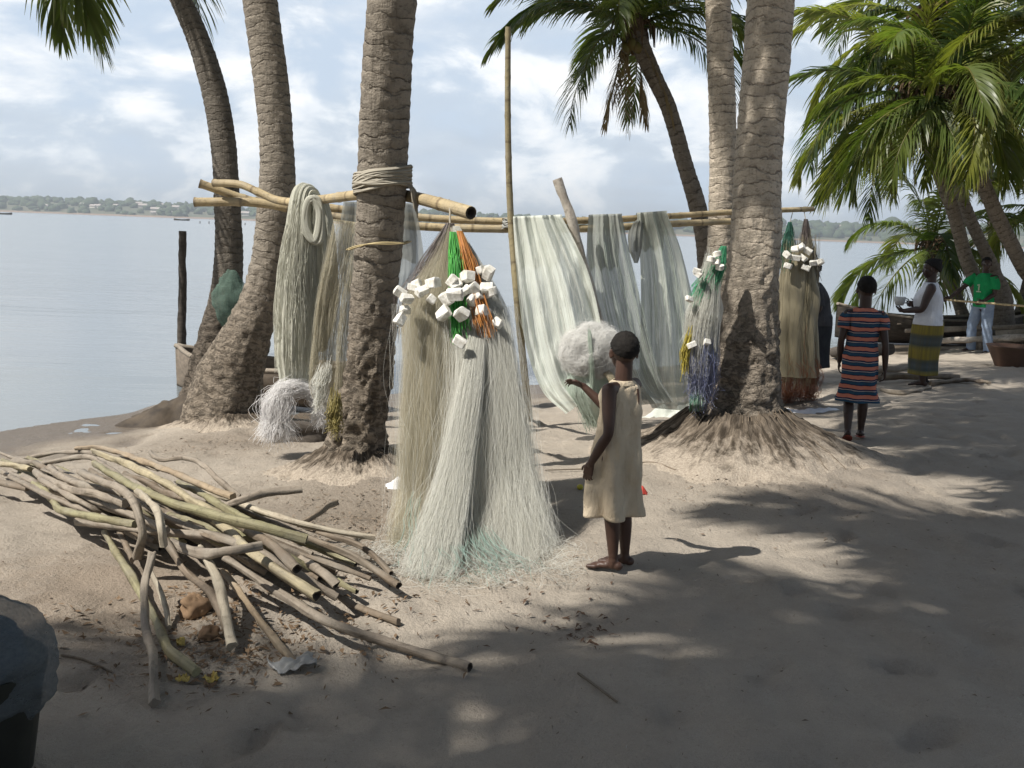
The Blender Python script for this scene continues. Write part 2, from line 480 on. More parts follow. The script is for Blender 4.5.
def bamboo_mat(name, c1, c2, node=.34):
    t = NT(name)
    uv = t.n('TexCoord').outputs['UV']; sp = t.n('SeparateXYZ', {'Vector': uv})
    v = t.n('Mapping', {'Vector': uv, 'Scale': (3, 3, 1)}).outputs[0]
    obj = t.coord('Object')
    nz = t.noise(obj, 7, 5, .65); st = t.noise(t.n('Mapping', {'Vector': uv, 'Scale': (22, 3, 1)}).outputs[0], 1, 4, .7)
    oi = t.n('ObjectInfo').outputs['Random']
    col = t.mix(t.ramp(nz, [(.35, 0.0), (.68, 1.0)]), c1, c2)
    col = t.mix(t.ramp(st, [(.5, 0.0), (.8, .55)]), col, tuple(x*.45 for x in c2))
    if node:
        fr = t.math('FRACT', t.math('DIVIDE', sp.outputs['Y'], node))
        ring = t.ramp(fr, [(0, 1.0), (.03, .7), (.06, 0.0), (.97, 0.0), (1.0, 1.0)])
        col = t.mix(t.math('MULTIPLY', ring, .7), col, (.09, .06, .035))
    sp2 = t.noise(obj, 26, 5, .7); col = t.mix(t.ramp(sp2, [(.52, 0.0), (.68, .75)]), col, tuple(x*.5 for x in c2))
    gr = t.noise(obj, 4.5, 3); col = t.mix(t.ramp(gr, [(.5, 0.0), (.7, .4)]), col, (.27, .25, .21))
    hole = t.math('LESS_THAN', sp.outputs['Y'], -1.0)
    col = t.mix(hole, col, (.03, .022, .015))
    b = t.bump(t.math('ADD', t.math('ADD', st, nz), sp2), .6, .006)
    return t.surf(t.princ(col, .6, b, .3))
# ------------------------------------------------------------------ world, sun, haze
SUN_EL = math.radians(52.5); SUN_AZ = (-.87, -.49)     # where the sun stands (x, y)
az = Vector((SUN_AZ[0], SUN_AZ[1])).normalized()
SUNV = Vector((az.x*math.cos(SUN_EL), az.y*math.cos(SUN_EL), math.sin(SUN_EL)))
W = NT('World', True); SC.world = W.m
sky = W.n('TexSky', None, sky_type='NISHITA', sun_disc=False)
sky.sun_elevation = SUN_EL; sky.sun_rotation = math.atan2(az.x, az.y); sky.altitude = 10
sky.air_density = 1.2; sky.dust_density = 2.2; sky.ozone_density = 1.2
bg1 = W.n('Background', {'Color': sky.outputs[0], 'Strength': .06}).outputs[0]
dirn = W.n('TexCoord').outputs['Generated']
sp = W.n('SeparateXYZ', {'Vector': dirn})
zz = W.math('ADD', W.math('MAXIMUM', sp.outputs['Z'], 0.0), .055)
px = W.math('DIVIDE', sp.outputs['X'], zz); py = W.math('DIVIDE', sp.outputs['Y'], zz)
cp = W.n('CombineXYZ', {'X': px, 'Y': py, 'Z': 0.0}).outputs[0]
lay = W.noise(W.n('Mapping', {'Vector': cp, 'Location': (3.1, 1.7, 0), 'Scale': (.42, .42, 1)}).outputs[0], 1.0, 6, .55, .25)
puff = W.noise(W.n('Mapping', {'Vector': dirn, 'Location': (.8, 0, .3), 'Scale': (8.5, 8.5, 17)}).outputs[0], 1.0, 7, .58, .3)
puff2 = W.noise(W.n('Mapping', {'Vector': dirn, 'Location': (4.8, 1, .2), 'Scale': (3.2, 3.2, 10)}).outputs[0], 1.0, 5, .55, .2)
cov = W.math('ADD', W.math('MULTIPLY', lay, .35), W.math('MULTIPLY', puff, .65))
el = sp.outputs['Z']
cm = W.ramp(cov, [(.40, 0.0), (.52, 1.0)])
# cloud brightness: white crests, grey-blue undersides
cb = W.math('ADD', W.math('MULTIPLY', puff2, .45), W.math('MULTIPLY', puff, .62))
ccol = W.ramp(cb, [(.40, (.46, .53, .63)), (.525, (.57, .65, .75)), (.575, (.80, .85, .91)), (.65, (1.0, 1.0, 1.0))])
hi = W.ramp(el, [(.03, 0.0), (.22, .72)])
hi = W.math('MULTIPLY', hi, W.ramp(W.math('ADD', W.math('MULTIPLY', sp.outputs['X'], .8), .5), [(.1, 1.0), (.75, .25)]))
hi2 = W.ramp(W.math('ADD', W.math('MULTIPLY', hi, .95), W.math('MULTIPLY', W.math('SUBTRACT', puff2, .5), 1.4)), [(.25, 0.0), (.75, 1.0)])
ccol = W.mix(hi2, ccol, (1.0, 1.0, 1.0))
amt = W.ramp(el, [(0.0, .6), (.05, .9), (.36, .93), (.54, .22), (1.0, .08)])
front = W.ramp(W.math('ADD', W.math('MULTIPLY', sp.outputs['Y'], .5), .5), [(.30, .22), (.62, 1.0)])
amt = W.math('MULTIPLY', amt, front)
base_haze = W.n('Background', {'Color': W.mix(cm, (.53, .63, .76), ccol), 'Strength': .92}).outputs[0]
W.l(W.n('MixShader', {0: amt, 1: bg1, 2: base_haze}).outputs[0], W.out.inputs['Surface'])

sd = bpy.data.lights.new('sun', 'SUN'); sd.energy = 5.0; sd.angle = math.radians(.55); sd.color = (1, .955, .88)
sun = bpy.data.objects.new('sun', sd); COL.objects.link(sun)
sun.rotation_euler = (-SUNV).to_track_quat('-Z', 'Y').to_euler()
sun.location = (-20, -10, 30)

SC.view_settings.view_transform = 'Standard'; SC.view_settings.look = 'None'
SC.view_settings.gamma = 1; SC.view_settings.exposure = .42; SC.view_settings.use_curve_mapping = False
SC.cycles.use_denoising = True
SC.cycles.transparent_max_bounces = 48
SC.cycles.max_bounces = 8; SC.cycles.volume_bounces = 0
SC.cycles.sample_clamp_indirect = 4

# ------------------------------------------------------------------ trees' stations (needed for the mounds)
D_BASE = gp(742, 462); C_BASE = gp(352, 478); B_BASE = gp(224, 432); A_BASE = gp(203, 408)
MOUNDS += [(D_BASE.x, D_BASE.y+.1, .20, .85), (C_BASE.x, C_BASE.y, .10, .5), (B_BASE.x, B_BASE.y, .10, .5), (A_BASE.x, A_BASE.y, .16, .45)]

def axis_coords(lo, hi, step, far, growth=1.18):
    a = list(np.arange(lo, hi+1e-6, step)); s = step
    x = a[-1]
    while x < far: s *= growth; x += s; a.append(x)
    s = step; x = a[0]; b = []
    while x > -far: s *= growth; x -= s; b.append(x)
    return np.array(b[::-1]+a)
gx = axis_coords(-6.5, 13, .045, 2600); gy = axis_coords(1.6, 20, .045, 2600)
X, Y = np.meshgrid(gx, gy)
Z = ground_np(X, Y)
mb = MB(); nx = len(gx); ny = len(gy)
i = np.arange(ny-1)[:, None]*nx; j = np.arange(nx-1)[None]
mb.add(np.stack([X, Y, Z], -1).reshape(-1, 3), np.stack([i+j, i+j+1, i+nx+j+1, i+nx+j], -1).reshape(-1, 4))
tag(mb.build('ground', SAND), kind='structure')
mb = MB()
wx = 2600
mb.add([(-wx, -wx, WZ), (wx, -wx, WZ), (wx, wx, WZ), (-wx, wx, WZ)], [(0, 1, 2, 3)])
tag(mb.build('water', WATER), kind='structure')

# far shore ------------------------------------------------------------------
FAR = mat_simple('far_scrub', (.07, .085, .05), (.12, .11, .07), .02, bstr=0)
FARTREE = mat_simple('far_foliage', (.03, .05, .025), (.06, .08, .04), .08, bstr=0)
FARMUD = mat_simple('far_bank', (.25, .17, .12), (.2, .15, .11), .05, bstr=0)
FY = 1400.0
def ridge_h(x, k):
    """height of the far hills k (0..1) up the slope"""
    top = 19+3.5*fbm(x/160, x*0+2, 0, 5, 3) + 10*np.clip((x-100)/500, 0, 1)
    return np.maximum(top, 6)*np.sin(np.clip(k, 0, 1)*PI/2)
xs = np.arange(-1300, 1500, 12.0); ks = np.linspace(0, 1, 12)
XX, KK = np.meshgrid(xs, ks)
YY = FY+KK*260+25*np.sin(XX/170)
ZZ = WZ-.5+ridge_h(XX, KK*1.0)+1.6*vnoise(XX/23, YY/23, 0, 4)*KK
mb = MB(); a, b = XX.shape
ii = np.arange(a-1)[:, None]*b; jj = np.arange(b-1)[None]
mb.add(np.stack([XX, YY, ZZ], -1).reshape(-1, 3), np.stack([ii+jj, ii+jj+1, ii+b+jj+1, ii+b+jj], -1).reshape(-1, 4))
tag(mb.build('hills', FAR), kind='structure')
mb = MB()
xb = np.arange(-1300, 1500, 20.0)
V = []
for x in xb:
    y = FY+25*math.sin(x/170)
    V += [(x, y-9, WZ-.3), (x, y-3, WZ+1.3+.5*math.sin(x/31)), (x, y+14, WZ+2.2)]
n = len(xb); Q = []
for q in range(n-1):
    Q += [(q*3, q*3+3, q*3+4, q*3+1), (q*3+1, q*3+4, q*3+5, q*3+2)]
mb.add(V, Q)
tag(mb.build('far_bank', FARMUD), kind='structure')
def ico(sub=1):
    import bmesh
    bm = bmesh.new(); bmesh.ops.create_icosphere(bm, subdivisions=sub, radius=1)
    v = np.array([w.co[:] for w in bm.verts]); f = np.array([[w.index for w in q.verts] for q in bm.faces]); bm.free()
    return v, f
iv, itf = ico(2)
mb = MB()
r2 = np.random.default_rng(5)
for c in range(1500):
    x = r2.uniform(-1150, 1350); k = r2.random()**.8
    y = FY+8+k*250+25*math.sin(x/170)
    z = WZ+float(ridge_h(np.array([x]), np.array([k]))[0])
    s = r2.uniform(3.0, 6.5)*(1+.5*(r2.random() > .93))
    if x > 60: s *= 1.25
    d = 1+.38*vnoise(iv[:, 0]*2+c, iv[:, 1]*2, iv[:, 2]*2, 9)
    mb.add(iv*d[:, None]*[s*r2.uniform(.9, 1.5), s, s*r2.uniform(.7, 1.15)]+[x, y, z+s*.45], None, itf)
tag(mb.build('far_woods', FARTREE), kind='stuff')
HWALL = mat_simple('house_plaster', (.62, .57, .5), (.5, .46, .4), .2, bstr=0)
HROOF = mat_simple('tin_roof', (.35, .28, .24), (.42, .40, .38), .1, .5, bstr=0)
wm = MB(); box(wm, (0, 0, 1.5), (8, 6, 3.2), None, .02); wmesh = wm.mesh('wall', HWALL, False)
rm = MB(); rm.add([(-4.6, -3.6, 3.0), (4.6, -3.6, 3.0), (4.6, 3.6, 3.0), (-4.6, 3.6, 3.0), (-4.6, 0, 4.9), (4.6, 0, 4.9)],
                  [(0, 1, 5, 4), (2, 3, 4, 5), (0, 3, 2, 1)], [(0, 4, 3), (1, 2, 5)]); rmesh = rm.mesh('roof', HROOF, False)
for c in range(34):
    if c < 24: x = r2.uniform(-720, -180)
    else: x = r2.uniform(-150, 760)
    k = r2.uniform(.08, .7)
    y = FY+10+k*240+25*math.sin(x/170)
    t = thing('house', (x, y-4, WZ+float(ridge_h(np.array([x]), np.array([k]))[0])+.8),
              'small pale house among trees on the far shore', 'house', 'houses on the far shore', r2.uniform(-.5, .5))
    s = r2.uniform(.75, 1.4); t.scale = (s, s, s)
    link('wall', wmesh, t); link('roof', rmesh, t)

# even haze over the whole place
hz = NT('haze_air')
pv = hz.n('VolumePrincipled', {'Color': (.82, .90, .98), 'Density': .00031, 'Anisotropy': .2})
hz.l(pv.outputs[0], hz.out.inputs['Volume'])
mb = MB(); zb, zt = -4.8, 70.0
q = 1900.0
mb.add([(-q, -q*.3, zb), (q, -q*.3, zb), (q, q, zb), (-q, q, zb), (-q, -q*.3, zt), (q, -q*.3, zt), (q, q, zt), (-q, q, zt)],
       [(0, 3, 2, 1), (4, 5, 6, 7), (0, 1, 5, 4), (1, 2, 6, 5), (2, 3, 7, 6), (3, 0, 4, 7)])
tag(mb.build('haze', hz.m, None, False), kind='stuff')

# ------------------------------------------------------------------ palms
def frond_mesh(name, L, e0, droop, nleaf=64, ll=.62, mat=LEAF, seed=0, lw=.036, hang=.55, curl=0.0, ragged=.1):
    r = np.random.default_rng(seed)
    n = 40
    t = np.linspace(0, 1, n)
    el = e0-droop*t**1.25
    ds = L/(n-1)
    side = curl*t**2
    y = np.concatenate([[0], np.cumsum(np.cos(el[:-1])*ds)]); z = np.concatenate([[0], np.cumsum(np.sin(el[:-1])*ds)])
    x = side*L*.5
    P = np.stack([x, y, z], -1)
    mb = MB()
    tube(mb, P, .021*(1-t)**.8*L/3+.004, 5, True)
    T, _, _ = frames(P)
    for sgn in (-1, 1):
        for k in range(nleaf):
            u = .10+.90*(k+r.uniform(-.4, .4))/nleaf
            u = min(max(u, .08), .995)
            if r.random() < ragged*.5: continue
            f = u*(n-1); i0 = min(int(f), n-2); p = P[i0]+(P[i0+1]-P[i0])*(f-i0); tg = T[i0]
            sd = np.cross(tg, [0, 0, 1.0]); sd /= max(np.linalg.norm(sd), 1e-6)
            up = np.cross(sd, tg)
            a = .45+.75*u+r.normal(0, .09)
            vang = r.normal(.25, .16)
            d = sgn*sd*math.cos(a)*math.cos(vang)+tg*math.sin(a)+up*math.sin(vang)*.5
            d /= np.linalg.norm(d)
            l = ll*(.62+.75*math.sin(min(1, u*1.25)*PI*.62))*(1-.62*max(0, u-.72)/.28)*r.uniform(.85, 1.1)
            if r.random() < ragged: l *= r.uniform(.35, .8)
            m = 5
            pts = [p]; dd = d.copy()
            for s in range(1, m):
                dd = dd+np.array([0, 0, -1.0])*hang*(s/m)*r.uniform(.8, 1.15); dd /= np.linalg.norm(dd)
                pts.append(pts[-1]+dd*l/(m-1))
            pts = np.array(pts)
            wv = tg*.85+up*.35*sgn; 
            w = lw*np.array([.55, 1.0, .9, .55, .06])*r.uniform(.8, 1.15)
            V = []
            for s in range(m):
                q = pts[min(s+1, m-1)]-pts[max(s-1, 0)]; q = q/max(np.linalg.norm(q), 1e-9)
                ww = wv-q*wv.dot(q); ww /= max(np.linalg.norm(ww), 1e-9)
                V += [pts[s]-ww*w[s]*.5, pts[s]+ww*w[s]*.5]
            Q = [(2*s, 2*s+1, 2*s+3, 2*s+2) for s in range(m-1)]
            uv = [(u, s/(m-1)) for s in range(m) for _ in (0, 1)]
            mb.add(np.array(V), Q, None, uv)
    return mb.mesh(name, mat, True)

FR = {}
def frond_variants(key, L, ll, lw, nleaf, mat):
    out = []
    for s, (e, dr) in enumerate([(80, 55), (66, 85), (48, 95), (30, 95), (12, 90), (-8, 75), (-28, 58), (-50, 36), (-68, 20)]):
        for q in range(2):
            out.append(frond_mesh('frond', L*(.75 if s == 0 else 1), math.radians(e), math.radians(dr+q*12), nleaf, ll, mat,
                                  s*10+q, lw, .5+.1*q, random.uniform(-.25, .25)))
    FR[key] = out
frond_variants('green', 2.9, .66, .040, 70, LEAF)
frond_variants('dense', 3.0, .80, .085, 92, LEAF)
frond_variants('bright', 2.9, .62, .040, 64, LEAF_YOUNG)
DRYF = [frond_mesh('dry_frond', 2.0, math.radians(e), math.radians(20), 40, .45, LEAF_DRY, 90+k, .03, .9, .2, .35) for k, e in enumerate((-55, -72, -84))]

def coconut_mesh():
    mb = MB(); ellipsoid(mb, (0, 0, 0), (.085, .085, .11), None, 14, 10, lambda d: .05*np.sin(3*np.arctan2(d[..., 1], d[..., 0])))
    return mb.mesh('coconut', COCO)
COCOM = coconut_mesh()

def crown(root, c, axis, scale=1.0, n=22, bright=.2, seed=0, low=-1.0, dry=2, cocos=6, dens=1.0, skip=None, forced=(), smax=8, fam_=None, elev_jit=.1):
    """fronds, fibre and nuts round the top c (world) of a palm"""
    r = random.Random(seed)
    rel = Vector(c)-root.location
    for k in range(n):
        u = k/max(1, n-1)
        a = k*2.39996+r.uniform(-.25, .25)
        s = min(smax, int(u*9*(1 if low < -.9 else .78)))
        if forced == 'none' : continue
        if skip and skip(a % (2*PI), s): continue
        fam = fam_ or ('bright' if r.random() < bright else 'green')
        me = FR[fam][s*2+r.randint(0, 1)]
        o = link('frond', me, root)
        o.location = rel+Vector((math.cos(a), math.sin(a), 0))*.06*scale+Vector((0, 0, (.5-u)*.22*scale))
        o.rotation_euler = (r.uniform(-.1, .1), r.uniform(-.25, .25), a-PI/2)
        sc = scale*r.uniform(.86, 1.08); o.scale = (sc, sc, sc)
    for (adeg, s, fam, sc) in (() if forced == 'none' else forced):
        o = link('frond', FR[fam][s*2], root)
        o.location = rel; a = math.radians(adeg)
        o.rotation_euler = (0, 0, a-PI/2); o.scale = (sc,)*3
    for k in range(dry):
        o = link('dry_frond', DRYF[k % 3], root)
        a = r.uniform(0, 2*PI)
        o.location = rel+Vector((math.cos(a)*.1, math.sin(a)*.1, -.15*scale)); o.rotation_euler = (0, 0, a); sc = scale*r.uniform(.5, .9); o.scale = (sc, sc, sc)
    for k in range(cocos):
        o = link('coconut', COCOM, root); a = r.uniform(0, 2*PI)
        o.location = rel+Vector((math.cos(a)*.2*scale, math.sin(a)*.2*scale, -.22*scale-r.uniform(0, .2)*scale))
        o.rotation_euler = (r.uniform(-.6, .6), r.uniform(-.6, .6), a); o.scale = (scale,)*3
    mb = MB()
    ellipsoid(mb, rel, (.19*scale, .19*scale, .36*scale), None, 20, 14, lambda d: .25*vnoise(d[..., 0]*4, d[..., 1]*4, d[..., 2]*5, seed))
    for k in range(26):     # leaf-base strips and spathe pieces
        a = r.uniform(0, 2*PI); h = r.uniform(-.05, .25)
        p0 = np.array(rel)+[math.cos(a)*.12*scale, math.sin(a)*.12*scale, h*scale]
        p1 = p0+np.array([math.cos(a)*.22*scale, math.sin(a)*.22*scale, r.uniform(-.1, .12)*scale])
        p2 = p1+np.array([math.cos(a)*.06*scale, math.sin(a)*.06*scale, -r.uniform(.15, .5)*scale])
        P = spline([p0, p1, p2], 8)
        tube(mb, P, np.linspace(.035, .008, 8)*scale, 5)
    mb.build('crown_fibre', HUSK, root)

def trunk(root, ctrl, mat, seg=48, step=.02, rough=.012, rough_low=.036, low=1.2, ring=.085, flare=0.0, ridges=0, seed=0):
    """ctrl rows x,y,z,radius in world space"""
    C = np.array(ctrl, float)
    Ltot = np.linalg.norm(np.diff(C[:, :3], axis=0), axis=1).sum()
    n = max(12, int(Ltot/step))
    S = spline(C, n)
    P = S[:, :3]-np.array(root.location); R = S[:, 3]
    def disp(s, th, P_, R_):
        wob = .35*np.sin(th+seed)+.25*np.sin(2*th+1.3*seed)+.7*vnoise(s*1.7, th*0+seed, 0, seed)
        f = (s/ring+wob) % 1.0
        saw = (f-.5)*.011*np.clip(s/low, .0, 1)*(.6+.5*vnoise(np.cos(th)*2.5, np.sin(th)*2.5, s*9, seed+8))
        lo = np.clip(1-(s-low*.6)/(low*.8), 0, 1)
        cx, cy = np.cos(th), np.sin(th)
        d = saw + rough*.45*fbm(cx*2.2, cy*2.2, s*5, seed+1, 3)*R_.mean()/.17
        ch = vnoise(cx*5.5, cy*5.5, s*15, seed+3)
        ch = np.where(ch > .12, 1, 0)*.5+.5*fbm(cx*4.5, cy*4.5, s*12, seed+3, 3)
        d = d + rough_low*lo*(ch*.8-.2)
        if ridges:
            k = np.exp(-s/.28)
            d = d + k*.09*(np.abs(np.sin(th*ridges/2+.7*np.sin(3*th)))-.4)
        return d
    mb = MB(); tube(mb, P, R, seg, True, disp)
    mb.build('trunk', mat, root)
    return S[-1, :3]

ROOTM = mat_simple('palm_roots', (.22, .175, .13), (.09, .07, .05), 20, bscale=90, bstr=.5)
def roots(root, base, n, r0, r1, h0, seed=0, thick=.011, mat=None, amin=0, amax=2*PI):
    r = random.Random(seed); mb = MB()
    for k in range(n):
        a = amin+(amax-amin)*(k+r.uniform(-.5, .5))/n
        ro = r1*r.uniform(.6, 1.2); b = r0*r.uniform(.8, 1.02)
        pts = []
        m = 9
        for q in range(m):
            u = q/(m-1); a2 = a+.18*math.sin(u*5+k)*u*r.uniform(.3, 1); rr = b+(ro-b)*u
            x = base[0]+rr*math.cos(a2); y = base[1]+rr*math.sin(a2)
            z = gz(x, y)+h0*(1-u)**2.2*r.uniform(.75, 1.05)+.004-.022*u
            pts.append((x-root.location.x, y-root.location.y, z-root.location.z))
        tube(mb, spline(pts, 16), np.linspace(thick*r.uniform(.6, 1.3), thick*.3, 16), 5, False)
    mb.build('roots', mat or ROOTM, root)

def px_trunk(rows, Y0, Y1, zbase=None):
    """rows (px,py,width_px) from the foot up; distance runs from Y0 to Y1"""
    out = []; n = len(rows)
    y0 = rows[0][1]; y1 = rows[-1][1]
    for (x, y, w) in rows:
        k = (y0-y)/(y0-y1); Yd = Y0+(Y1-Y0)*k
        p = at(x, y, Yd); out.append((p.x, p.y, p.z, w*.5*Yd/F))
    return out

# A: dark palm at the water's edge, B in front of it, C in the middle, D the big one
def palm(label, rows, Y0, Y1, ext, mat, group, seed, **kw):
    ct = px_trunk(rows, Y0, Y1)
    t = thing('palm_tree', (ct[0][0], ct[0][1], gz(ct[0][0], ct[0][1])), label, 'palm tree', group)
    ct[0] = (ct[0][0], ct[0][1], min(ct[0][2], gz(ct[0][0], ct[0][1])-.03), ct[0][3])
    last = np.array(ct[-1]); prev = np.array(ct[-2])
    d = (last-prev)[:3]; d /= np.linalg.norm(d)
    for (dx, dy, dz, rad) in ext:
        ct.append((ct[-1][0]+dx, ct[-1][1]+dy, ct[-1][2]+dz, rad))
    ck = kw.pop('crown', {})
    top = trunk(t, ct, mat, seed=seed, **kw)
    crown(t, top, d, seed=seed, **ck)
    return t, Vector(top)

G1 = 'coconut palms along the net rack'
pA, topA = palm('dark slender coconut palm at the water edge, curving left behind a stouter palm',
     [(204, 412, 56), (206, 385, 44), (215, 340, 34), (225, 300, 31), (229, 250, 27), (227, 200, 25), (224, 150, 24), (216, 100, 24), (202, 50, 22), (181, 0, 20)],
     A_BASE.y+.15, A_BASE.y+.5, [(-.45, .1, .8, .105), (-.7, .1, .85, .1), (-.75, .05, .6, .1)], BARK_SHADED, G1, 1, low=.9, ring=.075,
     crown=dict(scale=1.0, n=22, bright=.1))
pB, topB = palm('stout grey coconut palm with a swollen foot, tied to the left end of the rack',
     [(222, 436, 82), (223, 418, 78), (229, 382, 66), (245, 340, 49), (260, 300, 38), (270, 256, 35), (277, 190, 35), (277, 150, 33), (273, 100, 33), (267, 50, 33), (260, 0, 32)],
     B_BASE.y+.25, B_BASE.y+.45, [(-.15, .05, 1.2, .12), (-.2, .05, 2.3, .115), (-.15, 0, 2.6, .11)], BARK_GREY, G1, 2, low=1.5, ridges=7,
     crown=dict(scale=1.0, n=22, bright=.15))
pC, topC = palm('coconut palm trunk with netting wound round it, nearest of the trunks along the rack',
     [(350, 490, 84), (354, 470, 72), (358, 440, 58), (362, 410, 51), (369, 376, 47), (374, 300, 46), (378, 250, 47), (382, 190, 48), (383, 150, 48), (385, 100, 48), (388, 50, 47), (392, 0, 47)],
     C_BASE.y+.15, C_BASE.y-.32, [(.1, .05, 1.6, .14), (.12, .05, 1.9, .13), (.1, .05, 2.2, .125)], BARK_GREY, G1, 3, seg=72, low=1.3, ridges=9,
     crown=dict(scale=1.05, n=24, bright=.2))
pD, topD = palm('thickest coconut palm with pale bark and a wide root mound',
     [(742, 474, 150), (743, 460, 118), (743, 445, 98), (743, 425, 86), (744, 400, 74), (747, 350, 62), (751, 300, 54), (755, 250, 49), (757, 200, 47), (759, 150, 45), (763, 100, 44), (767, 50, 44), (771, 0, 44)],
     D_BASE.y+.2, D_BASE.y+.4, [(.08, .05, 1.3, .15), (.1, .05, 1.4, .14), (.12, .05, 1.3, .13)], BARK_PALE, G1, 4, seg=80, low=1.6, ridges=11,
     crown=dict(scale=1.1, n=24, bright=.2))
def root_skirt(root, base, r0, r1, h, seed):
    na, nk = 150, 34
    TH, K = np.meshgrid(np.linspace(0, 2*PI, na+1), np.linspace(0, 1, nk))
    lob = 1+.22*fbm(np.cos(TH)*1.5+seed, np.sin(TH)*1.5, 0, seed, 3)
    RR = r0*.8+(r1*lob-r0*.8)*K
    x = base.x+RR*np.cos(TH); y = base.y+RR*np.sin(TH)
    rid = np.abs(fbm(np.cos(TH)*9, np.sin(TH)*9, K*1.2, seed+1, 3))
    z = ground_np(x, y)+h*(1-K)**1.9*(.9+.12*rid)+.028*rid*(1-K)*K**.5*1.6+.012*fbm(x*22, y*22, 0, seed+5, 2)*(1-K)-.012*K**3+.003
    mb = MB(); m = na+1; ii = np.arange(nk-1)[:, None]*m; jj = np.arange(na)[None]
    mb.add(np.stack([x, y, z], -1).reshape(-1, 3), np.stack([ii+jj, ii+jj+1, ii+m+jj+1, ii+m+jj], -1).reshape(-1, 4), None, np.stack([TH/(2*PI), K], -1).reshape(-1, 2))
    wpart('root_mound', mb, SKIRTM, root)
t = NT('root_mound'); uv_ = t.n('TexCoord').outputs['UV']; su = t.n('SeparateXYZ', {'Vector': uv_}); ob = t.coord('Object')
rad = t.noise(t.n('Mapping', {'Vector': uv_, 'Scale': (90, 5, 1)}).outputs[0], 1.0, 4, .65, .5); bl = t.noise(ob, 9, 5, .7); fi = t.noise(ob, 70, 4, .7)
rootc = t.mix(t.ramp(rad, [(.4, 0.0), (.66, 1.0)]), (.05, .04, .03), (.19, .155, .12))
sandc = t.mix(t.ramp(fi, [(.4, 0.0), (.7, 1.0)]), (.40, .345, .28), (.24, .2, .16))
ff_ = t.math('ADD', su.outputs['Y'], t.math('MULTIPLY', t.math('SUBTRACT', bl, .5), 1.1)); ff_ = t.math('ADD', ff_, t.math('MULTIPLY', t.math('SUBTRACT', rad, .5), .8))
SKIRTM = t.surf(t.princ(t.mix(t.ramp(ff_, [(.30, 0.0), (.70, 1.0)]), rootc, sandc), .95, t.bump(t.math('ADD', rad, t.math('MULTIPLY', fi, .5)), .9, .02), .1))
root_skirt(pD, D_BASE+Vector((0, .2, 0)), .42, 1.18, .20, 4)
root_skirt(pC, C_BASE+Vector((0, .15, 0)), .25, .62, .12, 3)
root_skirt(pB, B_BASE+Vector((0, .25, 0)), .32, .72, .10, 2)
roots(pD, D_BASE+Vector((0, .2, 0)), 150, .36, .95, .21, 4, .0042)
roots(pC, C_BASE+Vector((0, .15, 0)), 80, .22, .5, .12, 3, .004)
roots(pB, B_BASE+Vector((0, .25, 0)), 80, .28, .6, .10, 2, .004)
E_Y = 9.9
pE, topE = palm('straight slim coconut palm just left of the thickest one, pale banded bark',
     [(712, 402, 62), (713, 380, 40), (715, 330, 31), (718, 280, 27), (721, 235, 26), (722, 200, 26), (723, 150, 26), (722, 100, 26), (720, 50, 25), (718, 0, 24)],
     E_Y, E_Y+.1, [(-.05, 0, 1.4, .115), (0, .05, 1.5, .11), (.05, .1, 1.4, .1)], BARK_PALE, G1, 5, low=.7,
     crown=dict(scale=1.0, n=22, bright=.2))
pF, topF = palm('low coconut palm leaning left with shaggy dark crown above the rack',
     [(712, 398, 44), (711, 370, 30), (710, 320, 22), (707, 270, 18), (704, 240, 17), (697, 205, 17), (685, 165, 15.5), (669, 109, 15), (652, 72, 16), (638, 40, 18)],
     11.3, 11.3, [(-.06, 0, .12, .1)], BARK_SLIM, G1, 6, low=.4,
     crown=dict(scale=.62, n=0, dry=6, cocos=8, forced=((180, 2, 'green', .60), (168, 3, 'green', .62), (196, 3, 'green', .60), (186, 1, 'green', .6), (208, 6, 'green', .50), (224, 5, 'green', .45),
        (0, 2, 'green', .62), (8, 3, 'green', .62), (350, 3, 'green', .60), (338, 4, 'green', .55), (18, 4, 'green', .58), (60, 2, 'green', .6), (100, 3, 'green', .6), (140, 2, 'green', .6), (280, 2, 'green', .55), (310, 3, 'green', .55),
        (250, 3, 'green', .5), (30, 0, 'bright', .6), (200, 0, 'green', .6), (320, 1, 'green', .6), (120, 1, 'green', .6), (75, 5, 'green', .5))))

# the grove on the right
G2 = 'coconut palms of the grove on the right'
pG, topG = palm('leftmost leaning palm of the right-hand grove, ringed trunk rising behind the man in green',
     [(990, 318, 20), (982, 300, 15.5), (973, 275, 14), (965, 255, 13), (954, 214, 12.5), (940, 176, 12.5), (928, 143, 12.5), (917, 112, 13.5)], 17.6, 17.2,
     [(-.1, 0, .25, .12)], BARK_SLIM, G2, 7, low=.5, seg=32, rough_low=.008,
     crown=dict(scale=.92, n=24, bright=.34, dry=2, smax=5, forced=((190, 6, 'bright', .85), (205, 7, 'bright', .8), (262, 6, 'bright', .7))))
pI, topI = palm('middle ringed palm trunk of the right-hand grove with swollen foot',
     [(1004, 320, 30), (1001, 296, 20), (995, 275, 13.5), (987, 255, 12), (978, 237, 11.5), (963, 202, 12), (950, 170, 12), (938, 130, 12), (930, 85, 14), (926, 50, 15)], 18.6, 18.8,
     [(-.05, 0, .5, .12)], BARK_SLIM, G2, 8, low=.5, seg=32, rough_low=.008,
     crown=dict(scale=1.0, n=26, bright=.3, dry=2, smax=5))
pH, topH = palm('ringed palm trunk leaning left from the right edge of the photo',
     [(1066, 318, 28), (1042, 292, 18), (1024, 268, 15), (1010, 242, 14), (998, 218, 14), (982, 181, 14), (966, 146, 14), (957, 115, 15)], 17.0, 16.4,
     [(-.08, 0, .3, .12)], BARK_SLIM, G2, 9, low=.4, seg=32, rough_low=.008,
     crown=dict(scale=.85, n=22, bright=.5, dry=1, smax=5))
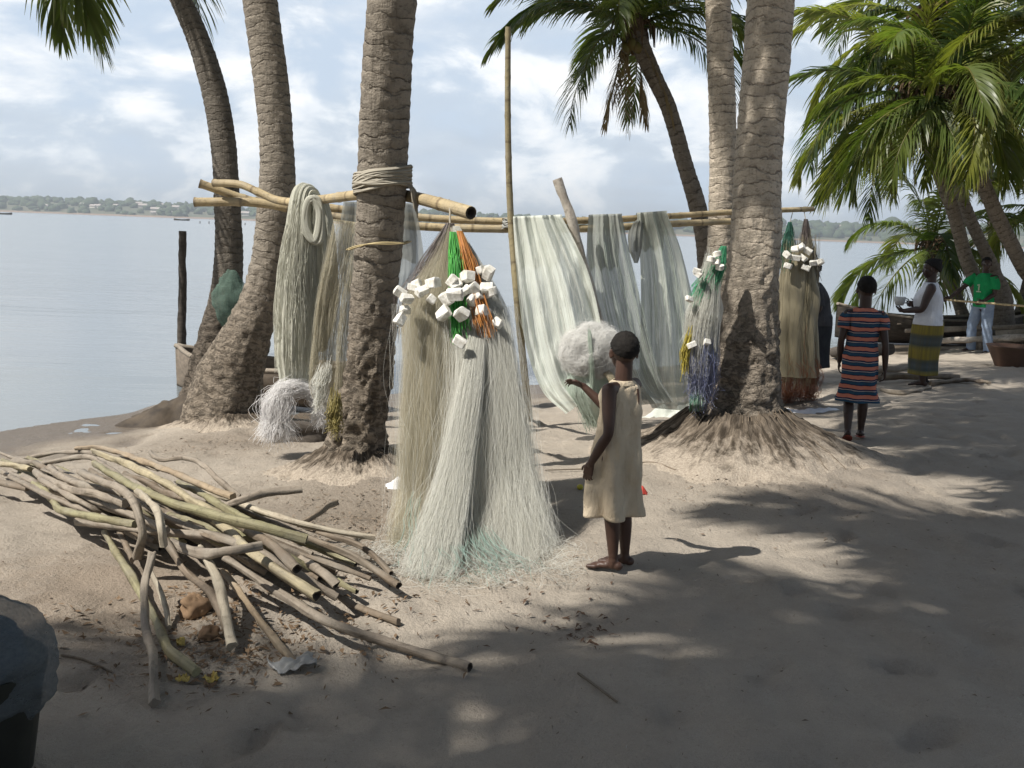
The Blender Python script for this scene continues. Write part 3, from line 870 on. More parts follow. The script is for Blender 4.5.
def free_palm(label, x, y, h, lean, scale, seed, n=24, bright=.3, group=G2, mat=BARK_SLIM, rad=.13, **kw):
    z = gz(x, y)
    t = thing('palm_tree', (x, y, z), label, 'palm tree', group)
    ct = [(x, y, z-.05, rad*1.8), (x, y, z+.25, rad*1.3)]
    for k in (0.3, .6, 1.0):
        ct.append((x+lean[0]*k**1.5, y+lean[1]*k**1.5, z+h*k, rad*(1-.2*k)))
    top = trunk(t, ct, mat, seed=seed, low=.4, seg=28, step=.03)
    crown(t, top, None, scale, n, bright, seed, **kw)
    return t
free_palm('short young palm with low arching yellow-green fronds by the shore behind the grove trunks', 9.3, 20.2, 1.9, (-.9, 0), .8, 21, 17, .6, cocos=0, dry=1, smax=5)
free_palm('bushy yellow-green palm at the right edge behind the leaning ringed trunk', 10.5, 20.5, 2.7, (.3, 0), .8, 22, 20, .7, cocos=0, smax=5)
free_palm('tall palm at the top right corner with drooping fronds', 8.9, 16.2, 5.1, (-.4, .2), 1.0, 23, 24, .35, smax=5)
free_palm('dark palm behind the grove, its crown filling the upper right', 11.2, 23.0, 5.6, (-1.0, 0), 1.1, 24, 24, .25, smax=6)
free_palm('palm farthest back at the right edge, low crown over the water line', 14.5, 24.0, 3.4, (-.3, 0), .9, 25, 20, .5, smax=5)

# palms standing beside and behind the camera: their crowns shade the foreground
SH = [(-1.4, .3, 8.0, 1.1, (-7.0, -3.4)), (.5, 1.1, 8.2, 1.15, (-5.2, -2.6)), (2.2, 1.8, 8.0, 1.15, (-3.4, -2.8)), (4.15, 4.3, 8.0, 1.1, (-2.3, -1.0)), (6.3, 6.8, 8.2, 1.1, (-2.9, 1.0)),
      (.2, -.2, 8.6, 1.15, (-5.4, -5.0)), (2.7, .3, 8.4, 1.15, (-2.6, -5.0)), (5.4, 2.0, 8.6, 1.15, (1.4, -3.4))]
for k, (cx, cy, h, s, (bx, by)) in enumerate(SH):      # cx, cy: where the crown's shade falls on the sand
    q = h/math.tan(SUN_EL); x = cx+az.x*q; y = cy+az.y*q
    lb = ['palm farthest left of the camera', 'palm left of the camera leaning over the sand', 'palm close behind the camera shading the near sand',
          'palm beside the camera leaning right over the sand', 'palm just outside the left edge, its fronds shading the right-hand sand', 'palm farthest behind the camera on the left', 'palm straight behind the camera',
          'palm behind the camera on the right', 'small-crowned palm outside the left edge, behind the tub'][k]
    free_palm(lb, bx, by, h, (x-bx, y-by), s, 40+k, (40, 36, 32, 26, 24, 40, 36, 30, 22)[k], .2, 'palms beside the camera', BARK_GREY, .15, fam_='dense', smax=7)
# ------------------------------------------------------------------ net rack
BAM = bamboo_mat('bamboo_yellow', (.46, .37, .22), (.32, .25, .145), .38)
BAM_OLD = bamboo_mat('bamboo_weathered', (.30, .25, .14), (.21, .18, .11), .32)
STICKM = bamboo_mat('stick_grey', (.30, .255, .20), (.20, .165, .13), 0)
STICK_Y = bamboo_mat('stick_yellow', (.42, .36, .23), (.29, .245, .165), 0)
STICK_G = bamboo_mat('stick_green', (.28, .26, .15), (.19, .165, .10), 0)
STICK_P = bamboo_mat('stick_pale', (.44, .39, .30), (.33, .28, .21), 0)
STICK_O = bamboo_mat('stick_orange', (.36, .28, .185), (.25, .19, .13), 0)
STICK_B = bamboo_mat('stick_brown', (.21, .165, .12), (.14, .11, .08), 0)
DRIFT = bamboo_mat('driftwood', (.62, .57, .50), (.36, .31, .26), 0)
DARKW = mat_simple('dark_wet_wood', (.10, .085, .07), (.05, .042, .035), 6, bscale=30, stretch=(1, 6, 6))

def pole(name, rows, r0, r1, mat, label, cat, group=None, node=.36, hollow=True, seg=12, knob=.004, n=70, bumpy=0.0, seed=0):
    """rows world points; swollen nodes like bamboo"""
    P = spline([tuple(p) for p in rows], n)
    t = thing(name, tuple(P[0]), label, cat, group)
    def disp(s, th, P_, R_):
        d = 0*s
        if node: d = d + knob*np.exp(-((((s/node+.5) % 1)-.5)*node/.012)**2)
        if bumpy: d = d + bumpy*fbm(np.cos(th)*1.3+seed, np.sin(th)*1.3, s*6, seed, 3)
        return d
    mb = MB()
    tube(mb, P-np.array(t.location), np.linspace(r0, r1, n), seg, True, disp, 1.0, hollow)
    o = mb.build('shaft', mat, t)
    return t, o
def solo_pole(name, rows, r0, r1, mat, label, cat, group=None, **kw):
    """a pole that is one mesh"""
    t, o = pole(name, rows, r0, r1, mat, label, cat, group, **kw)
    for k in ('label', 'category', 'group'):
        if k in t: o[k] = t[k]
    o.parent = None; o.location = t.location
    bpy.data.objects.remove(t); o.name = name
    return o

GR = 'poles of the net rack'
TILT = 1.0
def rackY(px):               # distance of the two long poles along the rack
    return 8.15+max(0, (px-520)/ (812-520))*1.55
solo_pole('bamboo_pole', [at(199.5, 183.5, 8.15), at(258, 202, 8.25), at(329, 208, 8.3), at(415, 217, 8.3), at(507, 221.5, 8.3), at(600, 220, 8.6), at(680, 215.5, 9.1), at(735, 212, 9.4), at(813, 209, 9.75)],
     .034, .024, BAM, 'upper of the two long bamboo poles across the rack, its dark left end pointing up', 'bamboo pole', GR, n=180)
solo_pole('bamboo_pole', [at(194.6, 202, 8.15), at(258, 203, 8.15), at(329, 216, 8.2), at(415, 226, 8.2), at(507, 229, 8.2), at(600, 228, 8.5), at(680, 223.5, 9.0), at(738, 221, 9.3)],
     .036, .028, BAM, 'lower of the two long bamboo poles across the rack, with a pale sawn left end', 'bamboo pole', GR, n=180)
P1 = [at(214, 183, 8.1), at(240, 184.5, 8.0), at(258, 192, 7.95), at(275, 199.5, 7.9), at(292, 202, 7.75), at(318, 200, 7.35), at(357, 195, 6.75), at(385, 193, 6.5), at(412, 197, 6.25), at(440, 204, 5.98), at(471, 213, 5.72)]
solo_pole('bamboo_pole', P1, .03, .039, BAM, 'thick bent bamboo passing behind the rope-wrapped trunk, hollow end toward the viewer', 'bamboo pole', GR, n=110, node=.43)
solo_pole('bamboo_pole', [gp(531, 432, -.15), at(520, 330, 8.0), at(511, 222, 8.05), at(508, 130, 8.05), at(508, 27, 8.05)], .036, .022, BAM_OLD,
     'tall upright bamboo pole left of the big white net', 'bamboo pole', GR, n=150, node=.31)
solo_pole('driftwood_post', [gp(622, 428, -.12), at(612, 375, 8.3), at(582, 258, 8.15), at(570, 215, 8.1), at(557, 179, 8.1)], .05, .036, DRIFT,
     'leaning pale driftwood post with a charred tip among the hanging nets', 'post', GR, node=0, hollow=False, bumpy=.012, n=90)
solo_pole('stake', [at(181, 402, 11.4), at(182, 330, 11.4), at(182.5, 231, 11.4)], .052, .04, DARKW,
     'dark stake standing in the shallow water by the boat', 'stake', None, node=0, hollow=False, bumpy=.012, n=60)

# lashing on B, rope wrap on C
ROPE = fil_mat('old_net_rope', (.25, .22, .17), (.34, .31, .25), .8, .05)
LASH = fil_mat('grey_net_rope', (.22, .225, .21), (.30, .30, .28), .8, .05)
def wrap(name, px_list, mat, label, n=26, spread=.05, r=.006, seed=0, closed_R=None, cx=None, tail=None):
    """cords wound round a trunk: cx world centre line function"""
    rr = random.Random(seed); mb = MB()
    t = thing(name, cx(0), label, 'rope')
    for k in range(n):
        th = np.linspace(0, 2*PI, 40); hh = rr.uniform(-1, 1)*spread
        tilt = rr.uniform(-.3, .3)*spread*1.6+px_list
        R = closed_R+rr.uniform(.0, .014)
        P = np.stack([R*np.cos(th), R*np.sin(th), hh+tilt*np.cos(th+.3)+.008*np.sin(th*3+k)], -1)
        tube(mb, P, r*rr.uniform(.7, 1.5), 5, False)
    if tail:
        for k in range(16):
            a = tail+rr.uniform(-.25, .25); R = closed_R+.012
            p0 = np.array([R*math.cos(a), R*math.sin(a), -.02]); l = rr.uniform(.1, .2)
            tube(mb, spline([p0, p0+np.array([math.cos(a), math.sin(a), -1])*.03, p0+np.array([math.cos(a)*.05, math.sin(a)*.05-.01, -l])], 8), r*.6, 4, False)
    mb.build('cord', mat, t)
cC = at(382.5, 181, C_BASE.y-.145)
wrap('net_rope', .028, ROPE, 'pale old netting wound as rope round the middle trunk', 30, .052, .0065, 3, .166, lambda k: tuple(cC), tail=-.25)
cB = at(277, 195, B_BASE.y+.42)
wrap('net_rope', .0, LASH, 'grey netting lashing the bamboo poles to the left trunk', 26, .05, .009, 5, .165, lambda k: tuple(cB))
# thin yellow cord lower on C
cC2 = at(379, 245, C_BASE.y-.085)
wrap('cord', .03, fil_mat('yellow_cord', (.36, .29, .15), (.42, .34, .18), .8, 0), 'thin yellow cord round the middle trunk below the rope', 2, .004, .004, 8, .188, lambda k: tuple(cC2))
wrap('net_rope', .0, LASH, 'cord tying the upright bamboo to the long poles', 9, .05, .006, 9, .05, lambda k: tuple(at(510, 222, 8.12)))

# ------------------------------------------------------------------ hanging nets
NG = 'nets hung on the rack'
def lerp_poly(pts, n): return spline([(a, b, 0) for a, b in pts], n)[:, :2]
def drape(name, L, R, Yf, folds, amp, mat, label, nu=90, nv=70, back=.3, seed=0, Yb=None, pinch=0.0, dip=0.0, fringe=0, fr_mat=None, sag=0.0, ripple=0.0):
    """net hung over the poles: left and right outlines in the photo, hung Yf(v) metres away with folds in depth"""
    La = lerp_poly(L, nv); Ra = lerp_poly(R, nv)
    u = np.linspace(0, 1, nu); v = np.linspace(0, 1, nv)
    U, Vv = np.meshgrid(u, v)
    r = np.random.default_rng(seed)
    ph = r.uniform(0, 6, 6)
    uw = U+.035*np.sin(3*Vv+ph[0])+.03*vnoise(U*3, Vv*2, 0, seed+7)
    f = np.zeros_like(U)
    for k, a in ((folds*.6, .55), (folds*1.3, .28), (folds*.33, .6), (folds*2.6, .10)):
        f += a*np.sin(2*PI*uw*k+ph[int(k) % 6]+1.2*vnoise(Vv*1.5+k, U*0+seed, 0, seed))
    f *= amp*(.45+.7*Vv**.6)
    f += amp*.55*fbm(U*2.2+seed, Vv*2.4+U*1.5, 0, seed+21, 4)*np.clip(Vv*3, 0, 1)
    f += ripple*np.sin(Vv*38+3*vnoise(U*4, Vv*3, 0, seed+2))*Vv
    px = La[:, None, 0]+(Ra-La)[:, None, 0]*U
    py = La[:, None, 1]+(Ra-La)[:, None, 1]*U + dip*np.sin(U*PI)*Vv
    P = np.zeros((nv, nu, 3))
    for i in range(nv):
        Yc = Yf(v[i])
        for j in range(nu):
            P[i, j] = at(px[i, j], py[i, j], Yc+f[i, j]+sag*math.sin(U[i, j]*PI)*v[i])
    # short flap behind the pole
    nb = 14
    Bk = np.zeros((nb, nu, 3))
    for i in range(nb):
        k = 1-i/(nb-1)         # 1 at the flap's lower edge
        ang = max(0, 1-k*3)
        Bk[i] = P[0]; Bk[i, :, 1] += .10*(1-ang**3)+.05*f[0]; Bk[i, :, 2] -= back*max(0, k-.12)-.02*(1-k)
        Bk[i, :, 2] += .02*np.sin(np.linspace(0, 20, nu)+seed)*k
    A = np.concatenate([Bk, P])
    m = A.shape[0]
    uv = np.stack([np.repeat(u[None], m, 0)*abs(R[0][0]-L[0][0])/70+seed, np.repeat(np.linspace(0, 1, m)[:, None], nu, 1)*1.6+seed], -1)
    ii = np.arange(m-1)[:, None]*nu; jj = np.arange(nu-1)[None]
    q = np.stack([ii+jj, ii+jj+1, ii+nu+jj+1, ii+nu+jj], -1).reshape(-1, 4)
    base = tuple(P[0].mean(0))
    t = thing(name, base, label, 'fishing net', NG)
    mb = MB(); mb.add(A.reshape(-1, 3), q, None, uv.reshape(-1, 2))
    wpart('netting', mb, mat, t)
    if fringe:
        fm = MB(); S = []
        idx = r.integers(0, nu, fringe)
        for j in idx:
            i0 = r.integers(0, nv//2); i1 = min(nv-1, i0+r.integers(nv//3, nv))
            pts = P[i0:i1:max(1, (i1-i0)//9), j][:9]
            if len(pts) < 9: continue
            S.append(pts+[0, -.012, 0]+r.normal(0, .006, 3)+r.normal(0, .004, pts.shape))
        if S:
            strands(fm, np.array(S), .0011)
            wpart('loose_threads', fm, fr_mat, t)
    return t, P

NET_WHITE = net_mat('net_white', (.82, .85, .78), (.66, .70, .63), .86, .45, 110, 1.4, .2)
NET_GREY = net_mat('net_grey', (.46, .48, .44), (.31, .33, .31), .80, .5, 110, 1.4, .25)
NET_GREEN = net_mat('net_green_grey', (.58, .60, .53), (.40, .42, .37), .82, .5, 110, 1.2, .25)
NET_LOOP = net_mat('net_bundle', (.80, .79, .69), (.46, .465, .39), 1.0, .3, 80, 1.0, .25)
NET_TAN = net_mat('net_tan', (.64, .58, .43), (.46, .41, .28), .42, .7, 80, 1.5, .3)
NET_DULL = net_mat('net_dull', (.36, .37, .34), (.24, .25, .24), .72, .5, 40, 1.2, .4)  # dull grey netting, darker than the other greys
FIL_WHITE = fil_mat('filament_white', (.88, .88, .83), (.74, .73, .66), .4, .3, .5)
FIL_TAN = fil_mat('filament_tan', (.74, .70, .57), (.60, .56, .44), .4, .3, .5)
FIL_DARK = fil_mat('filament_dark', (.16, .13, .12), (.30, .26, .24))
FIL_GREEN = fil_mat('cord_green', (.10, .50, .07), (.07, .36, .08), .6)
FIL_ORANGE = fil_mat('cord_orange', (.62, .27, .06), (.48, .20, .06), .6)
FIL_TEAL = fil_mat('filament_sea_green', (.30, .46, .40), (.44, .54, .48))
FIL_PALEGR = fil_mat('filament_pale_green', (.66, .74, .64), (.48, .56, .48))
FLOATM = mat_simple('foam_float', (.82, .81, .77), (.50, .47, .40), 34, .8, .2, 90, .6, .004)

# big white net
drape('draped_net', [(513, 219), (515, 250), (519, 300), (527, 350), (543, 392), (566, 414)], [(562, 217), (574, 240), (588, 272), (598, 310), (604, 345), (606, 385)],
      lambda v: 8.0-.25*v, 4.2, .07, NET_WHITE, 'large white fishing net draped over the poles right of the upright bamboo', back=.45, seed=1, fringe=90, fr_mat=FIL_WHITE)
drape('draped_net', [(589, 217), (587, 240), (592, 285), (604, 335), (622, 385), (640, 405)], [(622, 216), (629, 250), (640, 300), (650, 345), (661, 380), (674, 402)],
      lambda v: 8.35-.1*v, 3.4, .06, NET_GREY, 'narrow dark grey net hanging between the white net and the wide green-grey net', back=.5, seed=2, fringe=60, fr_mat=FIL_PALEGR)
drape('draped_net', [(637, 215), (640, 255), (641, 310), (640, 350), (641, 385), (652, 408)], [(667, 213), (681, 250), (694, 305), (701, 350), (704, 385), (700, 412)],
      lambda v: 8.7-.15*v, 3.6, .06, NET_GREEN, 'wide green-grey net with cross creases hanging behind the girl in beige', back=.35, seed=3, fringe=70, fr_mat=FIL_PALEGR, ripple=.008)
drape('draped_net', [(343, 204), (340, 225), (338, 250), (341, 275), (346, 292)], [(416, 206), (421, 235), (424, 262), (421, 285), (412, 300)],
      lambda v: 7.95, 4, .05, NET_DULL, 'dull grey net hanging behind the rope-wrapped trunk', back=.5, seed=4, nv=40)
drape('draped_net', [(333, 222), (318, 300), (312, 350), (309, 385), (312, 398)], [(362, 226), (352, 300), (347, 350), (345, 400), (341, 420)],
      lambda v: 6.6+.15*v, 2.2, .03, NET_TAN, 'tan gauzy net hanging on the left side of the rope-wrapped trunk', back=.05, seed=5, fringe=420, fr_mat=FIL_TAN)
# trailing white skirt of the green-grey net on the sand
def ground_heap(name, cpx, rx, ry, hgt, mat, label, cat, seed, wob=.35, nu=60, nv=14, group=None, fold=9):
    c = gp(*cpx); r = np.random.default_rng(seed)
    th = np.linspace(0, 2*PI, nu+1); k = np.linspace(0, 1, nv)
    TH, K = np.meshgrid(th, k)
    rad = K*(1+wob*fbm(np.cos(TH)*1.4+seed, np.sin(TH)*1.4, 0, seed, 3))
    x = c.x+rx*rad*np.cos(TH); y = c.y+ry*rad*np.sin(TH)
    z = ground_np(x, y)+hgt*(1-K**1.6)*(.7+.6*fbm(x*fold, y*fold, 0, seed+2, 3))+.012*np.abs(fbm(x*14, y*14, 0, seed+4, 2))-.006*K
    z = np.maximum(z, ground_np(x, y)-.004+.01*(1-K))
    mb = MB(); m = nu+1
    ii = np.arange(nv-1)[:, None]*m; jj = np.arange(nu)[None]
    mb.add(np.stack([x, y, z], -1).reshape(-1, 3), np.stack([ii+jj, ii+jj+1, ii+m+jj+1, ii+m+jj], -1).reshape(-1, 4), None,
           np.stack([TH/2, K], -1).reshape(-1, 2))
    o = mb.build(name, mat)
    o.data.transform(Matrix.Translation(-c)); o.location = c
    return tag(o, label, cat, group)
CLOTHW = mat_simple('white_cloth', (.80, .80, .82), (.66, .67, .71), 12, .85, bscale=50, bstr=.25)
ground_heap('net_skirt', (679, 415), .40, .2, .12, NET_WHITE, 'white net trailing on the sand under the green-grey net', 'fishing net', 3)
ground_heap('white_cloth', (802, 413), .30, .15, .05, CLOTHW, 'crumpled white cloth lying on the sand right of the thickest palm', 'cloth', 4)
ground_heap('white_rag', (398, 486), .07, .06, .07, CLOTHW, 'small white rag at the foot of the rope-wrapped trunk', 'rag', 8)
ground_heap('red_scrap', (642, 493), .035, .03, .05, mat_simple('red_plastic', (.45, .05, .03), (.3, .04, .03), 20, .5, bstr=.1), 'small red scrap on the sand right of the girl in beige', 'litter', 9)

def loose(t, name, pts, radii, n, mat, seed, r=.0012):
    """threads lying along a bundle's surface, on the side away from its core"""
    g = np.random.default_rng(seed); P = spline([tuple(p) for p in pts], 30); R = np.interp(np.linspace(0, 1, 30), np.linspace(0, 1, len(radii)), radii); S = []
    for k in range(n):
        a = g.uniform(0, 2*PI); i0 = g.integers(0, 14); i1 = g.integers(i0+10, 31) if i0 < 19 else 30
        idx = np.linspace(i0, i1-1, 10).astype(int); aa = a+np.cumsum(g.normal(0, .05, 10))
        rr = R[idx]*(1.03+.10*g.random()+.03*np.sin(np.arange(10)+k))
        S.append(P[idx]+np.stack([rr*np.cos(aa), rr*np.sin(aa), 0*aa], -1))
    mb = MB(); strands(mb, np.array(S), r); wpart(name, mb, mat, t)
FIL_LOOP = fil_mat('filament_bundle', (.78, .77, .67), (.52, .52, .44))
# small dark net roll over the pole
def roll(name, pts, radii, mat, label, seed, folds=9, amp=.22, n=60, seg=60, twist=.6, group=NG, cat='fishing net'):
    P = spline([tuple(p) for p in pts], n); R = np.interp(np.linspace(0, 1, n), np.linspace(0, 1, len(radii)), radii)
    t = thing(name, tuple(P[0]), label, cat, group)
    def disp(s, th, P_, R_):
        return R_[:, None]*amp*(.6*np.sin(th*folds+twist*s*4+2*vnoise(s*2, th*0, 0, seed))+.6*vnoise(np.cos(th)*2, np.sin(th)*2, s*3, seed+1)+.35*np.sin(th*folds*2.3+1+s*3))
    mb = MB(); tube(mb, P-np.array(t.location), R, seg, True, disp, .8)
    o = mb.build('netting', mat, t)
    return t
roll('net_roll', [at(640, 222, 8.75), at(636, 232, 8.62), at(635, 246, 8.6), at(636, 258, 8.6), at(636, 263, 8.6)], [.03, .05, .06, .05, .015], NET_DULL,
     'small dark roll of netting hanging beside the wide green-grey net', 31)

# looped bundle over the thick bamboo
BY = 7.42
t = roll('net_bundle', [at(316, 215, BY+.12), at(311, 196, BY+.05), at(303, 194, BY-.05), at(299, 215, BY-.1), at(298, 260, BY-.1), at(297, 320, BY-.1), at(296, 365, BY-.1), at(295, 384, BY-.1)],
         [.06, .065, .08, .10, .128, .145, .145, .10], NET_LOOP, 'long grey-green bundle of netting looped over the thick bamboo left of the rope-wrapped trunk', 11, 13, .17, n=120, seg=110, twist=.25)
loose(t, 'loose_threads', [at(305, 195, BY-.1), at(298, 260, BY-.1), at(297, 320, BY-.1), at(296, 372, BY-.1)], [.075, .12, .152, .142], 520, FIL_LOOP, 71)
mb = MB()
P = spline([at(318, 197, BY-.02), at(323, 225, BY-.02), at(325, 270, BY-.02), at(324, 315, BY+.0), at(318, 350, BY+.02)], 50)
def dsp(s, th, P_, R_): return R_[:, None]*.16*np.sin(th*9+2*s)
tube(mb, P, np.interp(np.linspace(0, 1, 50), [0, .2, .6, 1], [.06, .075, .09, .05]), 40, True, dsp, .8)
wpart('fold', mb, NET_LOOP, t)
mb = MB(); 
th = np.linspace(0, 2*PI, 50)
for k, (ax, ay, rad) in enumerate([(7, 20, .030), (9.5, 24, .016)]):
    c = [at(313+ax*math.sin(q)*(1-.25*math.cos(q))+1.2*k+1.5*math.sin(2*q+k), 220+ay*-math.cos(q)+1.5*math.sin(3*q+k), BY-.20-.012*k) for q in th]
    tube(mb, [tuple(p) for p in c], rad, 14, True, lambda s, th, P_, R_: R_[:, None]*.18*np.sin(th*5+s*3), .8)
wpart('loop', mb, NET_LOOP, t)

# ------------------------------------------------------------------ filament nets with floats
def fan(mb, n, top, topr, mid, midr, bot, botr, k=22, r=.0012, wander=.02, seed=0, curl=0.0, sag=.1, vmin=0.55, zj=.035):
    """n filaments from a hook through a collar to a spread foot; centres in world, radii (rx, ry)"""
    g = np.random.default_rng(seed)
    a = g.uniform(0, 2*PI, n); q = np.sqrt(g.uniform(.0, 1, n))
    nc = max(8, n//16); ca = g.uniform(0, 2*PI, nc); cq = np.sqrt(g.uniform(0, 1, nc)); ci = g.integers(0, nc, n)
    a = a+.6*(((ca[ci]-a+PI) % (2*PI))-PI); q = q+.6*(cq[ci]-q); cph = g.uniform(0, 6, (nc, 1, 1))[ci]; cam_ = g.normal(0, 1, (nc, 1, 3))[ci]
    def ring(c, rr, aa): return np.stack([c[0]+rr[0]*q*np.cos(aa), c[1]+rr[1]*q*np.sin(aa), np.full(n, c[2])], -1)
    p0 = ring(top, topr, a); p1 = ring(mid, midr, a+g.normal(0, .12, n)); p2 = ring(bot, botr, a+g.normal(0, .2, n))
    p2[:, 2] = p2[:, 2] if bot[3] is None else ground_np(p2[:, 0], p2[:, 1])+bot[3]*g.random(n)**2
    if top[2]-HOOK.z < -.12: p0[:, 2] += g.normal(0, zj, n)
    if bot[3] is None: p2[:, 2] += g.normal(0, zj, n)
    tt = np.linspace(0, 1, k)[None, :, None]
    end = np.where(g.random(n) < .25, g.uniform(vmin, 1, n), 1.0)[:, None, None]
    t2 = tt*end
    m = mid[3]
    w1 = np.clip(t2/m, 0, 1); w2 = np.clip((t2-m)/(1-m), 0, 1)
    P = p0[:, None]*(1-w1)+p1[:, None]*w1
    P = np.where(t2 > m, p1[:, None]*(1-w2)+p2[:, None]*w2, P)
    P[:, :, 2] -= 0
    # slack and wander
    for f in (1, 2, 4, 7):
        P += wander/f**1.25*(.6*np.sin(t2*PI*f*1.3+cph*f)*cam_+.6*np.sin(t2*PI*f*1.3+g.uniform(0, 6, (n, 1, 1)))*g.normal(0, 1, (n, 1, 3)))*[1, 1, .25]*np.clip(t2*2.2, 0, 1)
    if curl:
        P += curl*np.clip((t2-.72)/.28, 0, 1)*np.sin(t2*40+g.uniform(0, 6, (n, 1, 1)))*g.normal(0, 1, (n, 1, 3))
    P[:, :, 2] = np.maximum(P[:, :, 2], ground_np(P[:, :, 0], P[:, :, 1])+.003)
    strands(mb, P, r*g.uniform(.7, 1.4, n))

HOOK = at(450, 223, 5.72)
GAUZE_T = net_mat('gauze_tan', (.60, .54, .40), (.46, .41, .30), .20, .6, 90, 2.5, .35)
GAUZE_W = net_mat('gauze_white', (.70, .68, .61), (.56, .54, .47), .16, .6, 90, 2.5, .35)
def gauze(mb, rows, seed, seg=80, n=60):
    """thin sleeve of netting: rows of (centre, half width, half depth)"""
    R = spline([(c.x, c.y, c.z, a, b) for c, a, b in rows], n)
    th = np.linspace(0, 2*PI, seg+1); TH, K = np.meshgrid(th, np.linspace(0, 1, n))
    f = 1+.13*np.sin(TH*7+1.6*vnoise(K*1.5, TH*0+seed, 0, seed))*K+.16*fbm(np.cos(TH)*2, np.sin(TH)*2, K*2.5, seed+4, 3)
    x = R[:, 0:1]+R[:, 3:4]*f*np.cos(TH); y = R[:, 1:2]+R[:, 4:5]*f*np.sin(TH); z = R[:, 2:3]+0*TH
    z = np.maximum(z, ground_np(x, y)+.004)
    m = seg+1; ii = np.arange(n-1)[:, None]*m; jj = np.arange(seg)[None]
    mb.add(np.stack([x, y, z], -1).reshape(-1, 3), np.stack([ii+jj, ii+jj+1, ii+m+jj+1, ii+m+jj], -1).reshape(-1, 4), None, np.stack([TH/(2*PI)*2, K*1.5], -1).reshape(-1, 2))
netF = thing('float_net', (at(470, 570, 4.95).x, 4.95, gz(at(470, 570, 4.95).x, 4.95)), 'large white and tan filament net with white foam floats fanning onto the sand', 'fishing net', NG)
def V4(v, w): return (v.x, v.y, v.z, w)
def fan2(mb, n, rows, k=26, r=.0004, wander=.015, seed=0, curl=0.0, clump=.3, lift=.04, early=.2):
    """n fine filaments following a sleeve of rings (centre, half width, half depth)"""
    g = np.random.default_rng(seed); m = len(rows)
    a = g.uniform(0, 2*PI, n); q = np.sqrt(g.uniform(0, 1, n)); nc = max(8, n//40); ci = g.integers(0, nc, n)
    ca = g.uniform(0, 2*PI, nc); cq = np.sqrt(g.uniform(0, 1, nc))
    a = a+clump*(((ca[ci]-a+PI) % (2*PI))-PI); q = q+clump*(cq[ci]-q)
    ph = g.uniform(0, 6, (nc, 1, 1))[ci]; am = g.normal(0, 1, (nc, 1, 3))[ci]
    C = spline([(c.x, c.y, c.z, w, d) for c, w, d in rows], 60)
    end = np.where(g.random(n) < early, g.uniform(.55, 1, n), 1.0)
    T = np.linspace(0, 1, k)[None]*end[:, None]
    I = T*59; i0 = np.clip(I.astype(int), 0, 58); f = (I-i0)[..., None]; R = C[i0]*(1-f)+C[i0+1]*f
    cr = np.where(g.random((n, 1)) < .5, g.normal(0, 1.1, (n, 1)), g.normal(0, .2, (n, 1)))
    tw = a[:, None]+cr*T+g.normal(0, .10, (n, 1))+.10*np.sin(T*g.uniform(8, 30, (n, 1))+g.uniform(0, 6, (n, 1)))
    qq = q[:, None]*(1+g.normal(0, .10, (n, 1))*T)
    P_ = np.stack([R[..., 0]+R[..., 3]*qq*np.cos(tw), R[..., 1]+R[..., 4]*qq*np.sin(tw), R[..., 2]], -1)
    t3 = T[..., None]
    for fr in (1, 2, 3.3, 6):
        P_ += wander/fr**1.2*(.7*np.sin(t3*PI*fr*1.4+ph*fr)*am+.5*np.sin(t3*PI*fr*1.4+g.uniform(0, 6, (n, 1, 1)))*g.normal(0, 1, (n, 1, 3)))*[1, 1, .3]*np.clip(t3*2.5, 0, 1)
    if curl: P_ += curl*np.clip((t3-.7)/.3, 0, 1)**1.5*np.sin(t3*34+g.uniform(0, 6, (n, 1, 1)))*g.normal(0, 1, (n, 1, 3))
    P_[..., 2] = np.maximum(P_[..., 2], ground_np(P_[..., 0], P_[..., 1])+.003+lift*(g.random((n, 1))**2)*np.clip((T-.8)*5, 0, 1))
    strands(mb, P_, r*g.uniform(.7, 1.4, n))
# tan column
mb = MB(); mb_g1 = MB(); mb_g2 = MB()
TANR = [(HOOK, .02, .02), (at(446, 255, 5.68), .09, .06), (at(440, 305, 5.6), .22, .12), (at(434, 365, 5.5), .19, .12), (at(431, 435, 5.4), .185, .13), (at(427, 500, 5.32), .18, .14), (gp(424, 545, .01), .19, .15)]
WHR = [(at(456, 226, 5.7), .02, .02), (at(466, 262, 5.6), .09, .06), (at(477, 305, 5.5), .17, .10), (at(485, 350, 5.38), .175, .10), (at(487, 420, 5.2), .21, .12), (at(485, 490, 5.05), .26, .17), (gp(482, 556, .01), .33, .24)]
FRR = [(at(478, 330, 5.36), .05, .03), (at(470, 390, 5.14), .07, .04), (at(455, 470, 4.88), .09, .05), (gp(430, 574, .01), .14, .09)]
RTR = [(at(500, 330, 5.42), .06, .05), (at(508, 400, 5.25), .09, .07), (at(518, 470, 5.08), .13, .11), (gp(528, 545, .01), .17, .17)]
fan2(mb, 2800, TANR, seed=1, r=.00042, wander=.016, clump=.25)
wpart('tan_netting', mb, FIL_TAN, netF)
gauze(mb_g1, [(c, w*.95, d*.95) for c, w, d in TANR], 1)
mb = MB()
fan2(mb, 3000, WHR, seed=2, r=.00042, wander=.018, curl=.012, clump=.35)
fan2(mb, 1500, FRR, seed=3, r=.00042, wander=.014, curl=.010, clump=.3)
fan2(mb, 1100, RTR, seed=4, r=.00042, wander=.024, curl=.02, clump=.45)
fan2(mb, 420, [(c, w*1.25+.02, d*1.3+.02) for c, w, d in WHR[2:]], seed=5, r=.0004, wander=.05, curl=.03, clump=.1)
fan2(mb, 300, [(c, w*1.2+.02, d*1.3+.02) for c, w, d in TANR[2:]], seed=6, r=.0004, wander=.045, curl=.02, clump=.1)
gauze(mb_g2, [(c, w*.9, d*.9) for c, w, d in WHR[2:]], 2)
